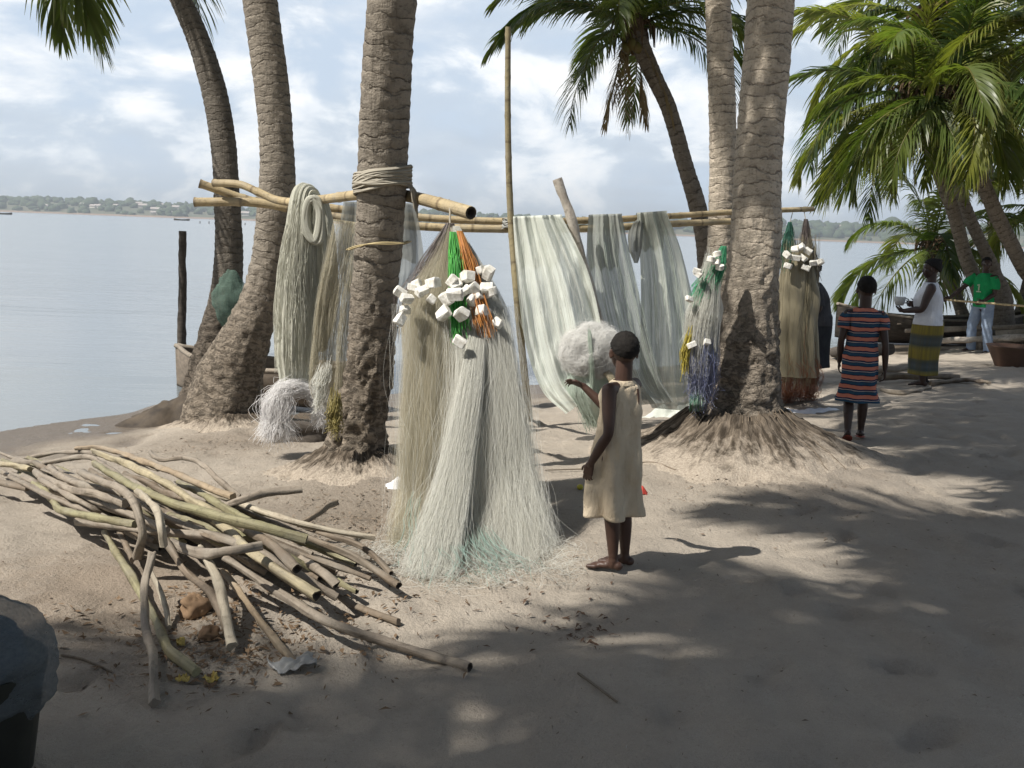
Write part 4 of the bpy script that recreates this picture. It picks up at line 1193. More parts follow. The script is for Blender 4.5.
wpart('white_netting', mb, FIL_WHITE, netF)
wpart('tan_gauze', mb_g1, GAUZE_T, netF); wpart('white_gauze', mb_g2, GAUZE_W, netF)
mb = MB()
fan(mb, 170, V4(HOOK, 0), (.025, .025), V4(at(430, 300, 5.66), .96), (.24, .12), V4(at(430, 330, 5.66), None), (.26, .13), seed=4, r=.0013, wander=.015)
wpart('dark_cords', mb, FIL_DARK, netF)
mb = MB()
fan(mb, 80, V4(at(453, 232, 5.62), 0), (.02, .02), V4(at(457, 262, 5.5), .5), (.045, .035), V4(at(461, 335, 5.34), None), (.06, .05), seed=5, r=.0024, wander=.013)
wpart('green_cords', mb, FIL_GREEN, netF)
mb = MB()
fan(mb, 80, V4(at(460, 231, 5.6), 0), (.018, .02), V4(at(470, 262, 5.5), .45), (.04, .03), V4(at(486, 330, 5.34), None), (.05, .04), seed=6, r=.0024, wander=.013)
wpart('orange_cords', mb, FIL_ORANGE, netF)
mb = MB()
fan(mb, 90, V4(at(440, 500, 5.2), 0), (.22, .12), V4(gp(450, 545, .1), .6), (.30, .2), V4(gp(462, 572), .03), (.45, .26), seed=7, r=.0009, wander=.03, curl=.03)
wpart('sea_green_netting', mb, FIL_TEAL, netF)
mb = MB()     # loose tangles round the foot
g = np.random.default_rng(9); S = []
cb = gp(470, 562)
for k in range(420):
    a = g.uniform(0, 2*PI); q = g.uniform(.55, 1.12)
    c = np.array([cb.x+.50*q*math.cos(a), cb.y+.36*q*math.sin(a)]); 
    th = np.linspace(0, g.uniform(2, 7), 20)+g.uniform(0, 6); rr = g.uniform(.02, .09)
    xy = np.stack([c[0]+rr*np.cos(th)+np.cumsum(g.normal(0, .006, 20)), c[1]+rr*np.sin(th)*.8+np.cumsum(g.normal(0, .006, 20))], -1)
    z = ground_np(xy[:, 0], xy[:, 1])+.004+np.abs(np.sin(th*1.3+k))*g.uniform(0, .06)
    S.append(np.column_stack([xy, z]))
strands(mb, np.array(S), .0008)
wpart('tangle', mb, FIL_WHITE, netF)
mb = MB(); tube(mb, spline([tuple(at(449, 200, 5.93)), tuple(at(450, 212, 5.8)), tuple(HOOK), tuple(at(452, 232, 5.68))], 12), .006, 6)
wpart('hook_cord', mb, ROPE, netF)
flo = [(235,440,1),(262,465,.9),(255,510,.9),(235,548,1),(300,408,.9),(325,432,.9),(365,405,1.15),(360,468,.8),(418,465,1.1),(405,522,1.25),(455,410,1),(452,450,1.2),(500,380,1.3),(492,432,.8),
       (522,425,1.1),(556,352,1.0),(582,365,1.1),(575,428,1.25),(520,476,1.1),(475,525,1.25),(560,515,1.25),(470,635,.95),(618,560,.9),(592,440,1),(310,440,.8),(285,420,.8),(440,395,.9),(545,455,.8)]
fmb = MB(); box(fmb, (0, 0, 0), (.082, .048, .056), None, .28, .0025)
fmeshes = []
for k in range(5):
    fm = MB(); box(fm, (0, 0, 0), (random.uniform(.062, .088), random.uniform(.04, .052), random.uniform(.046, .06)), None, .3, .005)
    fmeshes.append(fm.mesh('float', FLOATM, False))
for k, (cx, cy, s) in enumerate(flo):
    p = at(340+cx/3.92, 180+cy/3.92, 5.45-.0007*(cy-340)-.05*random.random()+.08*abs(cx-430)/200)
    o = link('float', fmeshes[k % 5], netF)
    o.location = p-netF.location; o.rotation_euler = (random.uniform(-.9, .9), random.uniform(-.9, .9), random.uniform(-1.2, 1.2)); o.scale = (s*.92,)*3

# net hung on the left side of the thickest palm
n7 = at(700, 330, 7.0)
netG = thing('float_net', (n7.x, n7.y, gz(n7.x, n7.y)), 'small net with green head and blue foot on the thickest palm', 'fishing net', NG)
Y7 = 6.85
mb = MB(); fan(mb, 420, V4(at(724, 246, Y7+.05), 0), (.02, .02), V4(at(716, 268, Y7), .5), (.07, .06), V4(at(703, 300, Y7), None), (.10, .08), seed=11, r=.0014, wander=.008, zj=.06)
wpart('green_netting', mb, fil_mat('filament_green', (.06, .34, .16), (.10, .46, .24), .6), netG)
mb = MB(); fan(mb, 1100, V4(at(712, 272, Y7), 0), (.06, .05), V4(at(705, 315, Y7-.02), .5), (.11, .09), V4(at(700, 362, Y7), None), (.12, .10), seed=12, r=.0009, wander=.010, zj=.07)
gauze(mb, [(at(712, 272, Y7), .05, .04), (at(706, 310, Y7), .10, .07), (at(702, 345, Y7), .11, .08), (at(700, 365, Y7), .09, .07)], 14)
fan(mb, 140, V4(at(706, 275, Y7), 0), (.04, .05), V4(at(693, 315, Y7-.02), .5), (.05, .05), V4(at(688, 345, Y7), None), (.05, .06), seed=17, r=.001, wander=.012)
wpart('white_netting', mb, FIL_WHITE, netG)
mb = MB(); fan(mb, 520, V4(at(703, 335, Y7), 0), (.12, .08), V4(at(701, 360, Y7), .5), (.12, .1), V4(at(701, 392, Y7), None), (.09, .08), seed=13, r=.0012, wander=.03, curl=.03, zj=.07)
wpart('blue_netting', mb, fil_mat('filament_blue', (.08, .10, .24), (.34, .36, .46), .5), netG)
mb = MB(); fan(mb, 60, V4(at(690, 335, Y7-.05), 0), (.03, .03), V4(at(685, 352, Y7-.05), .5), (.035, .03), V4(at(684, 368, Y7-.05), None), (.03, .03), seed=14, r=.0022, wander=.012)
wpart('yellow_cords', mb, fil_mat('cord_yellow', (.60, .50, .08), (.45, .38, .10), .6), netG)
mb = MB(); fan(mb, 60, V4(at(700, 388, Y7), 0), (.05, .04), V4(at(698, 405, Y7-.05), .5), (.05, .04), V4(gp(699, 432), .02), (.05, .05), seed=15, r=.0018, wander=.015)
wpart('trailing_cords', mb, fil_mat('cord_dark_green', (.05, .22, .12), (.35, .45, .38), .6), netG)
for (fx, fy) in [(711, 259), (717, 254), (720, 267), (698, 274), (697, 271), (689, 299), (716, 262), (692, 345), (707, 342)]:
    o = link('float', fmeshes[random.randint(0, 4)], netG)
    o.location = at(fx, fy, Y7-.09)-netG.location; o.rotation_euler = (random.uniform(-.6, .6), random.uniform(-.6, .6), random.uniform(-1, 1)); o.scale = (.72,)*3

# net with orange foot right of the thickest palm
Y8 = 9.6
n8 = at(797, 400, Y8)
netO = thing('float_net', (n8.x, n8.y, gz(n8.x, n8.y)), 'tan net with dark peaks and an orange foot hanging right of the thickest palm', 'fishing net', NG)
mb = MB(); fan(mb, 160, V4(at(790, 222, Y8), 0), (.02, .02), V4(at(789, 240, Y8), .6), (.07, .05), V4(at(788, 268, Y8), None), (.11, .08), seed=21, r=.002, wander=.01)
wpart('green_netting', mb, fil_mat('filament_dark_green', (.03, .14, .10), (.08, .22, .16), .6), netO)
mb = MB(); fan(mb, 160, V4(at(806, 219, Y8), 0), (.02, .02), V4(at(807, 240, Y8), .6), (.06, .05), V4(at(811, 275, Y8), None), (.12, .08), seed=22, r=.002, wander=.01)
wpart('dark_netting', mb, FIL_DARK, netO)
mb = MB(); fan(mb, 900, V4(at(800, 250, Y8), 0), (.19, .08), V4(at(798, 310, Y8), .5), (.20, .12), V4(at(796, 372, Y8), None), (.21, .14), seed=23, r=.0011, wander=.012, zj=.07)
gauze(mb, [(at(800, 248, Y8), .14, .06), (at(798, 290, Y8), .19, .1), (at(797, 340, Y8), .19, .12), (at(796, 376, Y8), .2, .13)], 15)
wpart('tan_netting', mb, fil_mat('filament_olive', (.46, .41, .27), (.32, .28, .19)), netO)
mb = MB(); fan(mb, 420, V4(at(796, 352, Y8), 0), (.2, .12), V4(at(796, 375, Y8), .5), (.21, .13), V4(gp(796, 401), .05), (.23, .16), seed=24, r=.0015, wander=.05, curl=.03, zj=.09)
wpart('orange_netting', mb, fil_mat('filament_rust', (.42, .16, .07), (.26, .10, .05)), netO)
for (fx, fy) in [(787, 255), (795, 249), (801, 247), (788, 266), (808, 251), (796, 258), (813, 263), (820, 262), (803, 258), (806, 268)]:
    o = link('float', fmeshes[random.randint(0, 4)], netO)
    o.location = at(fx, fy, Y8-.14)-netO.location; o.rotation_euler = (random.uniform(-.6, .6), random.uniform(-.6, .6), random.uniform(-1, 1)); o.scale = (1.0,)*3
for sx, tx in ((790, 793), (806, 804)):
    mb = MB(); tube(mb, [tuple(at(tx, 211, 9.72)), tuple(at(sx, 222, Y8))], .004, 5); wpart('hang_cord', mb, ROPE, netO)

NET_BALL = net_mat('net_bright_white', (.95, .95, .93), (.88, .87, .85), 1.0, .05, 30, 12, .5)
# fluffy white bundles
def fluff(name, c, rad, label, seed, mat, tail=None, n=6500, core=NET_WHITE, r=.0008, flat=(1, 1, 1), group=None):
    t = thing(name, (c.x, c.y, c.z), label, 'net bundle', group)
    core = NET_BALL
    mb = MB(); ellipsoid(mb, (0, 0, 0), np.array(flat)*rad*.84, None, 60, 40, lambda d: .13*fbm(d[..., 0]*2.2, d[..., 1]*2.2, d[..., 2]*2.2, seed, 3)+.05*np.abs(fbm(d[..., 0]*6, d[..., 1]*6, d[..., 2]*3, seed+9, 3)))
    mb.build('netting', core, t)
    g = np.random.default_rng(seed); S = []
    for k in range(n):       # filaments laid over the bundle
        ax = g.normal(size=3); ax /= np.linalg.norm(ax); st = g.normal(size=3); st -= ax*st.dot(ax); st /= np.linalg.norm(st); bt = np.cross(ax, st)
        th = np.linspace(0, g.uniform(.8, 2.4), 14)+g.uniform(0, 6)
        p = np.cos(th)[:, None]*st+np.sin(th)[:, None]*bt+ax*g.normal(0, .35)
        p /= np.linalg.norm(p, axis=1)[:, None]
        kk = .92+.13*fbm(p[:, 0]*2.2, p[:, 1]*2.2, p[:, 2]*2.2, seed, 3)+g.uniform(-.06, .09)+.03*np.sin(th*9+k)
        p = p*kk[:, None]*np.array(flat)*rad+np.cumsum(g.normal(0, .002, (14, 3)), 0)
        S.append(p)
    S2 = []
    for k in range(2600):    # loops of thread standing off the surface
        d = g.normal(size=3); d /= np.linalg.norm(d); s1 = np.cross(d, g.normal(size=3)); s1 /= np.linalg.norm(s1)
        th = np.linspace(0, PI, 10); h = g.uniform(.03, .16); w = g.uniform(.08, .3)
        p = d*(.93+h*np.sin(th))[:, None]+s1*(w*np.cos(th))[:, None]+np.cumsum(g.normal(0, .02, (10, 3)), 0)
        S2.append(p*np.array(flat)*rad)
    mb = MB(); strands(mb, np.array(S), r); strands(mb, np.array(S2), r*.8)
    mb.build('filaments', mat, t)
    return t
cF = at(592, 352, 7.72)
tb = fluff('net_bundle', cF, .255, 'round white net bundle stuck on the leaning post in front of the big white net', 41, fil_mat('filament_clean', (.96, .96, .94), (.90, .89, .87), .5, .45, .45), flat=(1.0, .85, .9))
mb = MB()
fan(mb, 650, V4(at(588, 368, 7.7), 0), (.15, .12), V4(at(590, 395, 7.72), .5), (.15, .12), V4(at(600, 424, 7.75), None), (.13, .1), seed=42, r=.0012, wander=.02)
gauze(mb, [(at(588, 365, 7.72), .16, .12), (at(590, 390, 7.72), .17, .13), (at(597, 412, 7.75), .14, .1), (at(602, 426, 7.78), .08, .07)], 16)
fan(mb, 60, V4(at(590, 335, 7.52), 0), (.02, .02), V4(at(592, 360, 7.5), .5), (.02, .02), V4(at(594, 395, 7.56), None), (.025, .03), seed=43, r=.0016, wander=.008)
wpart('hanging_netting', mb, FIL_PALEGR, tb)
ws = solo_pole('wood_block', [at(607, 372, 7.58), at(612, 380, 7.56), at(613, 392, 7.6), at(612, 412, 7.7)], .035, .03, STICK_Y, 'split yellow stump end showing under the round white bundle', 'stump', None, node=0, hollow=False, bumpy=.008, n=24)

# white tassel at the foot of the grey-green bundle
WTY = 7.25
wt = thing('net_tassel', tuple(at(300, 410, WTY)), 'white tassel of loose netting drooping over an added dark log left of the rope-wrapped trunk', 'net bundle')
g = np.random.default_rng(51); S = []
for k in range(2000):
    side = g.random() < .72
    s0 = at(312+g.normal(0, 5), 392+g.normal(0, 3), WTY+g.normal(0, .05))
    if side:
        s1 = at(288+g.normal(0, 6), 388+g.normal(0, 4), WTY-.05+g.normal(0, .06)); s2 = at(276+g.normal(0, 7), 405+g.normal(0, 5), WTY-.08+g.normal(0, .06)); s3 = at(277+g.normal(0, 9), 434+g.normal(0, 5), WTY-.1+g.normal(0, .06))
    else:
        s1 = at(318+g.normal(0, 5), 398+g.normal(0, 4), WTY-.03+g.normal(0, .05)); s2 = at(322+g.normal(0, 5), 408+g.normal(0, 4), WTY-.03+g.normal(0, .05)); s3 = at(320+g.normal(0, 6), 418+g.normal(0, 6), WTY-.03+g.normal(0, .05))
    S.append(spline([tuple(s0), tuple(s1), tuple(s2), tuple(s3)], 12))
mb = MB(); strands(mb, np.array(S), .0012); wpart('netting', mb, fil_mat('filament_bright', (.95, .94, .93), (.88, .87, .87), .5, .5), wt)
solo_pole('shadow_filler_log', [gp(275, 432, .06), gp(310, 432, .08), gp(345, 426, .07)], .12, .11, DARKW, 'made-up dark log filling the shadow between the left trunk and the rope-wrapped trunk', 'log', None, node=0, hollow=False, bumpy=.05, seg=28, n=40)  # added dark form standing in for the shadow under the tassel
# moss-yellow and fluffy remnants on the tan net
mb = MB(); fan(mb, 160, V4(at(325, 370, 6.5), 0), (.06, .04), V4(at(320, 385, 6.5), .5), (.06, .05), V4(at(318, 405, 6.5), None), (.05, .04), seed=55, r=.0018, wander=.02, curl=.01)
tg = thing('net_scrap', tuple(at(320, 385, 6.5)), 'frayed white scrap of net caught on the tan net', 'net scrap'); wpart('netting', mb, FIL_WHITE, tg)
mb = MB(); fan(mb, 140, V4(at(336, 400, 6.12), 0), (.04, .04), V4(at(334, 412, 6.1), .5), (.05, .04), V4(at(334, 428, 6.1), None), (.04, .04), seed=56, r=.002, wander=.02, curl=.012)
tg = thing('net_scrap', tuple(at(335, 412, 6.1)), 'moss-yellow tuft of net caught low on the rope-wrapped trunk', 'net scrap'); wpart('netting', mb, fil_mat('filament_moss', (.30, .25, .07), (.42, .36, .16), .7), tg)
# pale mesh caught on palm A
mb = MB(); ellipsoid(mb, (0, 0, 0), (.17, .12, .24), None, 40, 28, lambda d: .25*fbm(d[..., 0]*2, d[..., 1]*2, d[..., 2]*2, 61, 3))
o = mb.build('net_bag', net_mat('net_dark_green', (.20, .30, .24), (.12, .17, .15), .6, .5)); o.location = at(230, 300, A_BASE.y-.02)
tag(o, 'dark green net bag tied to the dark slender palm at the water edge', 'net bag')
# ------------------------------------------------------------------ heap of cut poles
PG = 'cut poles in the heap'
ST = [
 # points (px, py, height), radius, material, hollow, label
 ([(94,452,.30),(131,466,.32),(169,484.5,.32),(201,505.6,.30),(222,517,.28)], .025, STICK_Y, 0, 'bright yellow pole lying on top along the back of the heap'),
 ([(76,449,.26),(98,447,.28),(140,461,.30),(187,479,.29),(233,496,.24)], .023, STICK_O, 0, 'orange-tan pole at the very back of the heap, beside the bright yellow one'),
 ([(150,452,.20),(164,460,.21),(185,457.6,.23),(204,466,.23),(220,480,.20),(240,496,.15)], .021, STICKM, 0, 'thin grey pole with a kink at the back right of the heap'),
 ([(80,473,.34),(103,482,.37),(124,491.5,.38),(136,508,.36),(142,534,.26),(135,557,.12)], .026, STICKM, 0, 'strongly bent grey pole curving down over the front of the heap'),
 ([(94,463,.33),(131,484.5,.36),(164,498.6,.36),(213,514,.34),(255,525,.32),(306,538.5,.27)], .027, STICK_G, 1, 'long olive-green pole ending brown and hollow in the middle of the heap'),
 ([(14,461,.18),(40,463,.20),(61,477,.25),(89,487,.28),(124,494,.28)], .027, STICKM, 0, None),
 ([(35,472,.20),(70,490,.25),(98,495,.28),(126,504,.28)], .028, STICKM, 0, None),
 ([(18,474,.12),(47,492,.15),(63,510,.17),(94,517,.20),(135,524,.24)], .025, STICK_G, 0, 'greenish bent pole along the lower left edge of the heap'),
 ([(78,522,.08),(131,529,.15),(183,534,.20),(216,537,.22)], .026, STICKM, 1, 'straight grey pole across the front with an open hollow end'),
 ([(105,534,.10),(120,558,.08),(140,590,.06),(157,620,.04),(172,652,.03),(197,674,.025)], .023, STICK_G, 0, 'green crooked pole reaching from the front of the heap to the sand'),
 ([(152,552,.24),(145,580,.18),(146,620,.09),(152,656,.05),(156,702,.022)], .022, STICKM, 0, 'grey pole pointing straight at the viewer, its foot nearest the shade'),
 ([(152,571,.16),(163,600,.08),(169,626,.03)], .016, STICK_P, 0, 'short pale stick beside the pole pointing at the viewer'),
 ([(139,490,.36),(155,510,.38),(162,527,.34),(165,545,.26)], .021, STICK_P, 0, 'pale forked stick end on top of the heap'),
 ([(165,540,.24),(187,564,.18),(211,594,.10),(230,632,.03)], .022, STICK_B, 0, None),
 ([(200,552,.22),(220,592,.13),(233,648,.03)], .025, STICK_P, 0, 'thick pale knobbly pole leaning down to the front sand'),
 ([(222,570,.14),(262,622,.07),(294,661,.018)], .018, STICK_O, 0, 'orange-brown pole with its tip by the crumpled plastic sheet'),
 ([(225,558,.16),(281,594,.11),(328,622,.07),(398,646,.03),(469,667,.022)], .019, STICKM, 1, 'longest pole, its thin ringed end far out right on the sand'),
 ([(205,512,.22),(230,531,.23),(255,554,.23),(288.5,576,.21),(318,596,.17)], .031, STICK_Y, 1, 'thick yellow-tan pole with a ragged hollow end at the right'),
 ([(232,520,.24),(244,530,.25),(273,547,.26),(298,568,.24)], .028, STICK_B, 1, 'short thick brown pole with a dark hollow end'),
 ([(168,541,.22),(200,546,.26),(233,551,.29),(261,546,.31)], .027, STICKM, 0, 'grey pole with a rounded root end turned up at the right'),
 ([(224,507,.22),(245,500,.25),(266,494,.27),(302,490,.29)], .025, STICKM, 1, 'knotted pole end jutting up to the right above the heap'),
 ([(200,490,.16),(244,506,.19),(288,521,.20),(333,530,.19),(376,536,.16)], .021, STICK_P, 1, 'long pole whose pale end juts out right beyond the heap'),
 ([(296,526,.14),(311,518,.17),(336,502,.20)], .016, STICK_B, 1, 'short stub pointing up behind the long pale-ended pole'),
 ([(230,505,.16),(284,527,.16),(324,543,.14),(355,556,.11),(400,584,.07)], .022, STICK_B, 1, 'dark pole reaching farthest toward the hanging net'),
 ([(290,520,.11),(333,536,.11),(364,547,.09),(390,573,.05)], .019, STICK_B, 1, None),
 ([(256,536,.14),(297,556,.16),(324,574,.14),(336,586,.12)], .023, STICKM, 1, None),
 ([(250,550,.10),(304,575,.07),(355,598,.05),(399,622,.02)], .018, STICK_B, 0, None),
 ([(-34,462,.16),(0,464,.18),(30,470,.19)], .024, STICK_Y, 0, 'yellow pole running out of the left edge of the photo'),
 ([(-34,476,.08),(0,483,.10),(28,488,.11)], .026, STICK_B, 0, 'dark pole running out of the left edge below the yellow one'),
 ([(42,463,.24),(85,462,.28),(112,470,.30),(150,492,.30)], .021, STICKM, 0, None),
 ([(180,482,.20),(220,505,.22),(252,521,.22)], .023, STICK_G, 0, 'green pole half buried at the back right of the heap'),
 ([(108,504,.22),(136,517,.24),(168,532,.24)], .024, STICKM, 0, None),
 ([(125,473,.26),(169,494,.30),(205,507,.30)], .021, STICK_B, 0, 'dark brown pole under the bright yellow one'),
 ([(20,458,.15),(60,452,.20),(110,456,.24),(160,470,.22)], .02, STICKM, 0, None),
 ([(145,487,.12),(120,520,.12),(132,560,.10)], .02, STICK_B, 0, None),
]
g = random.Random(3)
for k in range(90):      # the ones underneath
    a = g.uniform(0, 1); x0 = a*200+g.uniform(-15, 15); y0 = 458+a*52+g.uniform(-8, 16)
    L = g.uniform(80, 170)
    ST.append(([(x0, y0, g.uniform(.04, .24)), (x0+L*.5, y0+L*.22+g.uniform(-5, 5), g.uniform(.05, .23)), (x0+L, y0+L*.42+g.uniform(-6, 10), g.uniform(.02, .10))], g.uniform(.014, .024), g.choice([STICKM, STICK_B, STICK_G, STICKM, STICK_B]), g.random() < .5, None))
for k, (pts, r, m, hol, lb) in enumerate(ST):
    P = [tuple(gp(x, y, h)) for x, y, h in pts]
    P = spline(P, 40); r = r*.73
    # natural crooks
    P = P+.006*np.stack([vnoise(np.linspace(0, 3, 40), 0*P[:, 0]+k, 0, 61), vnoise(np.linspace(0, 3, 40), 0*P[:, 0]+k, 0, 62), vnoise(np.linspace(0, 3, 40), 0*P[:, 0]+k, 0, 63)], -1)
    o = solo_pole('cut_pole', P, r*.97, r*1.03, m, lb or ('crooked brown-grey pole buried within the heap of cut poles'), 'cut pole', PG, node=0, hollow=bool(hol), bumpy=.007, n=60, seg=14, seed=k)
# knot on one pole is in its own mesh noise; orange stone, plastic, leaves
ROCKM = mat_simple('ochre_stone', (.30, .20, .12), (.20, .13, .08), 10, .9, bscale=30, bstr=.6)
def rock(name, px, py, h, r, label, cat, mat, seed, squash=(1, 1, .8)):
    c = gp(px, py, h); mb = MB(); ellipsoid(mb, (0, 0, 0), np.array(squash)*r, None, 30, 20, lambda d: .3*fbm(d[..., 0]*1.8, d[..., 1]*1.8, d[..., 2]*1.8, seed, 4))
    o = mb.build(name, mat); o.location = c; return tag(o, label, cat)
rock('stone', 196, 606, .04, .065, 'ochre stone under the front of the pole heap', 'stone', ROCKM, 71)
rock('stone', 209, 634, .02, .04, 'small brown stone in front of the ochre one', 'stone', mat_simple('brown_stone', (.24, .15, .09), (.15, .1, .06), 12, bscale=30, bstr=.6), 72)
PLAST = mat_simple('grey_plastic', (.30, .30, .29), (.20, .20, .195), 14, .35, .5, 30, .4)
def sheetlet(name, px, py, w, d, mat, label, cat, rz, seed, lift=.05):
    c = gp(px, py); n = 16
    u = np.linspace(-.5, .5, n); U, V = np.meshgrid(u, u)
    x = c.x+(U*math.cos(rz)-V*math.sin(rz)*d/w)*w; y = c.y+(U*math.sin(rz)+V*math.cos(rz)*d/w)*w
    edge = 1+.18*vnoise(U*4, V*4, 0, seed)
    x = c.x+(x-c.x)*edge; y = c.y+(y-c.y)*edge
    z = ground_np(x, y)+.012+lift*np.clip(fbm(U*3, V*3, 0, seed, 3)+.35+U*.5, 0, 1)
    mb = MB(); ii = np.arange(n-1)[:, None]*n; jj = np.arange(n-1)[None]
    P = np.stack([x-c.x, y-c.y, z-c.z], -1).reshape(-1, 3)
    mb.add(P, np.stack([ii+jj, ii+jj+1, ii+n+jj+1, ii+n+jj], -1).reshape(-1, 4))
    o = mb.build(name, mat); o.location = c
    s = o.modifiers.new('thick', 'SOLIDIFY'); s.thickness = .002
    return tag(o, label, cat)
sheetlet('plastic_sheet', 294, 670, .15, .10, PLAST, 'crumpled grey plastic sheet on the sand in front of the pole heap', 'plastic sheet', .4, 75, .03)
YL = mat_simple('yellow_leaf', (.55, .42, .12), (.4, .3, .1), 20, .6, bstr=.1)
for k, (x, y, lb) in enumerate([(183, 683, 'yellow leaf left of centre in front of the heap'), (211, 683, 'yellow leaf nearer the plastic sheet'), (181, 647, 'yellow leaf under the green crooked pole')]):
    sheetlet('fallen_leaf', x, y, .045, .03, YL, lb, 'leaf', k, 80+k, .02)
c = gp(580, 487, .018); mb = MB(); ellipsoid(mb, (0, 0, 0), (.02, .02, .018), None, 16, 10)
o = mb.build('lime', mat_simple('lime_skin', (.50, .42, .05), (.38, .36, .05), 30, .5, bstr=.1)); o.location = c; tag(o, 'small yellow-green lime on the sand between the hanging net and the girl', 'fruit')

# twigs that can be told apart, then litter
for k, (p, lb) in enumerate([([(578, 673), (596, 686), (617, 702)], 'thin dark twig lying alone on the shaded sand'), ([(62, 655), (85, 660), (112, 672)], 'thin brown twig left of the pole heap'),
                             ([(830, 447), (850, 452), (866, 449)], 'stick on the sand beside the striped girl'), ([(676, 470), (650, 462), (600, 468), (545, 470)], 'long thin shadowed stick on the sand behind the girl in beige')]):
    solo_pole('twig', [tuple(gp(x, y, .008)) for x, y in p], .006, .004, STICK_B, lb, 'twig', None, node=0, hollow=False, bumpy=.002, n=20, seg=6)
LIT = mat_simple('leaf_litter', (.20, .13, .075), (.10, .07, .045), 30, .85, bstr=.1, rnd=0)
def litter(name, n, sampler, mat, label=None, seed=0, size=(.012, .05)):
    r = np.random.default_rng(seed); mb = MB()
    for k in range(n):
        x, y = sampler(r)
        l = r.uniform(*size); w = l*r.uniform(.12, .4); a = r.uniform(0, 2*PI); z = gz(x, y)+.004
        dx, dy = math.cos(a), math.sin(a); b = r.uniform(.0, .35)*l; tl = r.uniform(-.3, .3)*w
        V = [(x-dx*l/2, y-dy*l/2, z+r.uniform(0, .006)), (x-dy*w/2, y+dx*w/2, z+b+tl), (x+dx*l/2, y+dy*l/2, z+r.uniform(0, .012)), (x+dy*w/2, y-dx*w/2, z+b-tl)]
        mb.add(V, [(0, 1, 2, 3)])
    o = mb.build(name, mat); return tag(o, kind='stuff')
def around(cs):
    cs = [(gp(x, y), s) for x, y, s in cs]
    def f(r):
        c, s = cs[r.integers(0, len(cs))]; return c.x+r.normal(0, s), c.y+r.normal(0, s)
    return f
litter('leaf_litter', 1300, around([(250, 650, .2), (300, 640, .22), (220, 660, .15), (340, 600, .25), (140, 640, .25), (200, 610, .15)]), LIT, seed=1)
litter('dry_leaf_scraps', 130, around([(583, 636, .07), (575, 625, .06), (600, 640, .08), (560, 600, .2), (520, 600, .25)]), mat_simple('brown_scraps', (.15, .09, .055), (.08, .05, .035), 30, bstr=.1), seed=2)
litter('wood_chips', 1500, lambda r: (r.uniform(-2.5, 4), r.uniform(2.2, 9)), mat_simple('dark_chips', (.12, .09, .065), (.2, .16, .12), 30, bstr=.1), seed=3, size=(.006, .028))
litter('root_litter', 2600, around([(742, 490, .45), (352, 500, .3), (345, 520, .3), (385, 540, .3), (224, 445, .3), (420, 530, .3), (310, 560, .3)]), mat_simple('root_crumbs', (.13, .1, .075), (.24, .19, .14), 30, bstr=.1), seed=4, size=(.01, .04))
litter('pale_shell_bits', 130, lambda r: (r.uniform(-2, 4), r.uniform(2.5, 10)), mat_simple('shell', (.55, .52, .45), (.4, .37, .3), 30, bstr=.1), seed=5, size=(.008, .02))

# net-covered tub at the lower left corner
TUB = mat_simple('dark_tub', (.028, .03, .024), (.012, .013, .011), 5, .5, bstr=.2)
tc_ = at(-20, 690, 2.62)
tub = thing('tub', (tc_.x-.03, tc_.y, gz(tc_.x, tc_.y)), 'dark tub in the lower left corner holding blue-grey netting', 'tub')
mb = MB(); zt = at(-8, 664, 2.62).z-tub.location.z
zz = np.linspace(0, zt, 12); 
tube(mb, np.stack([0*zz, 0*zz, zz], -1), np.interp(zz, [0, zt*.85, zt*.93, zt], [.155, .195, .205, .205]), 48, True)
mb.build('body', TUB, tub)
NETBLUE = net_mat('net_blue_grey', (.26, .32, .40), (.11, .145, .19), .97, .3, 60, 60, .25)
NETPALE = net_mat('net_pale', (.27, .30, .31), (.14, .16, .17), .62, .4, 80, 60, .35)
nb = thing('net_heap', (tub.location.x, tub.location.y, tub.location.z+zt), 'blue-grey net heaped on the dark tub in the lower left corner', 'fishing net')
mb = MB(); ellipsoid(mb, (-.03, -.03, .01), (.19, .19, .15), None, 60, 40, lambda d: .09*fbm(d[..., 0]*3, d[..., 1]*3, d[..., 2]*3, 91, 4)+.02*np.sin(d[..., 0]*25+d[..., 2]*14))
mb.build('blue_netting', NETBLUE, nb)
mb = MB(); ellipsoid(mb, (.0, .02, -.01), (.235, .215, .205), None, 60, 40, lambda d: .10*fbm(d[..., 0]*2.4, d[..., 1]*2.4, d[..., 2]*2.4, 92, 4)+.012*fbm(d[..., 0]*6, d[..., 1]*6, d[..., 2]*5, 95, 3))
mb.build('pale_netting', NETPALE, nb)
g2 = np.random.default_rng(93); S = []
for k in range(900):
    d = g2.normal(size=3); d[2] = abs(d[2])*.6; d /= np.linalg.norm(d); st = np.cross(d, g2.normal(size=3)); st /= np.linalg.norm(st)
    th = np.linspace(0, .35, 9)*g2.uniform(.4, 1); p = (np.cos(th)[:, None]*d+np.sin(th)[:, None]*st)*np.array([.24, .22, .21])*(1+.02*np.sin(th*30+k))[:, None]*g2.uniform(.97, 1.05)+np.cumsum(g2.normal(0, .002, (9, 3)), 0)
    S.append(p)

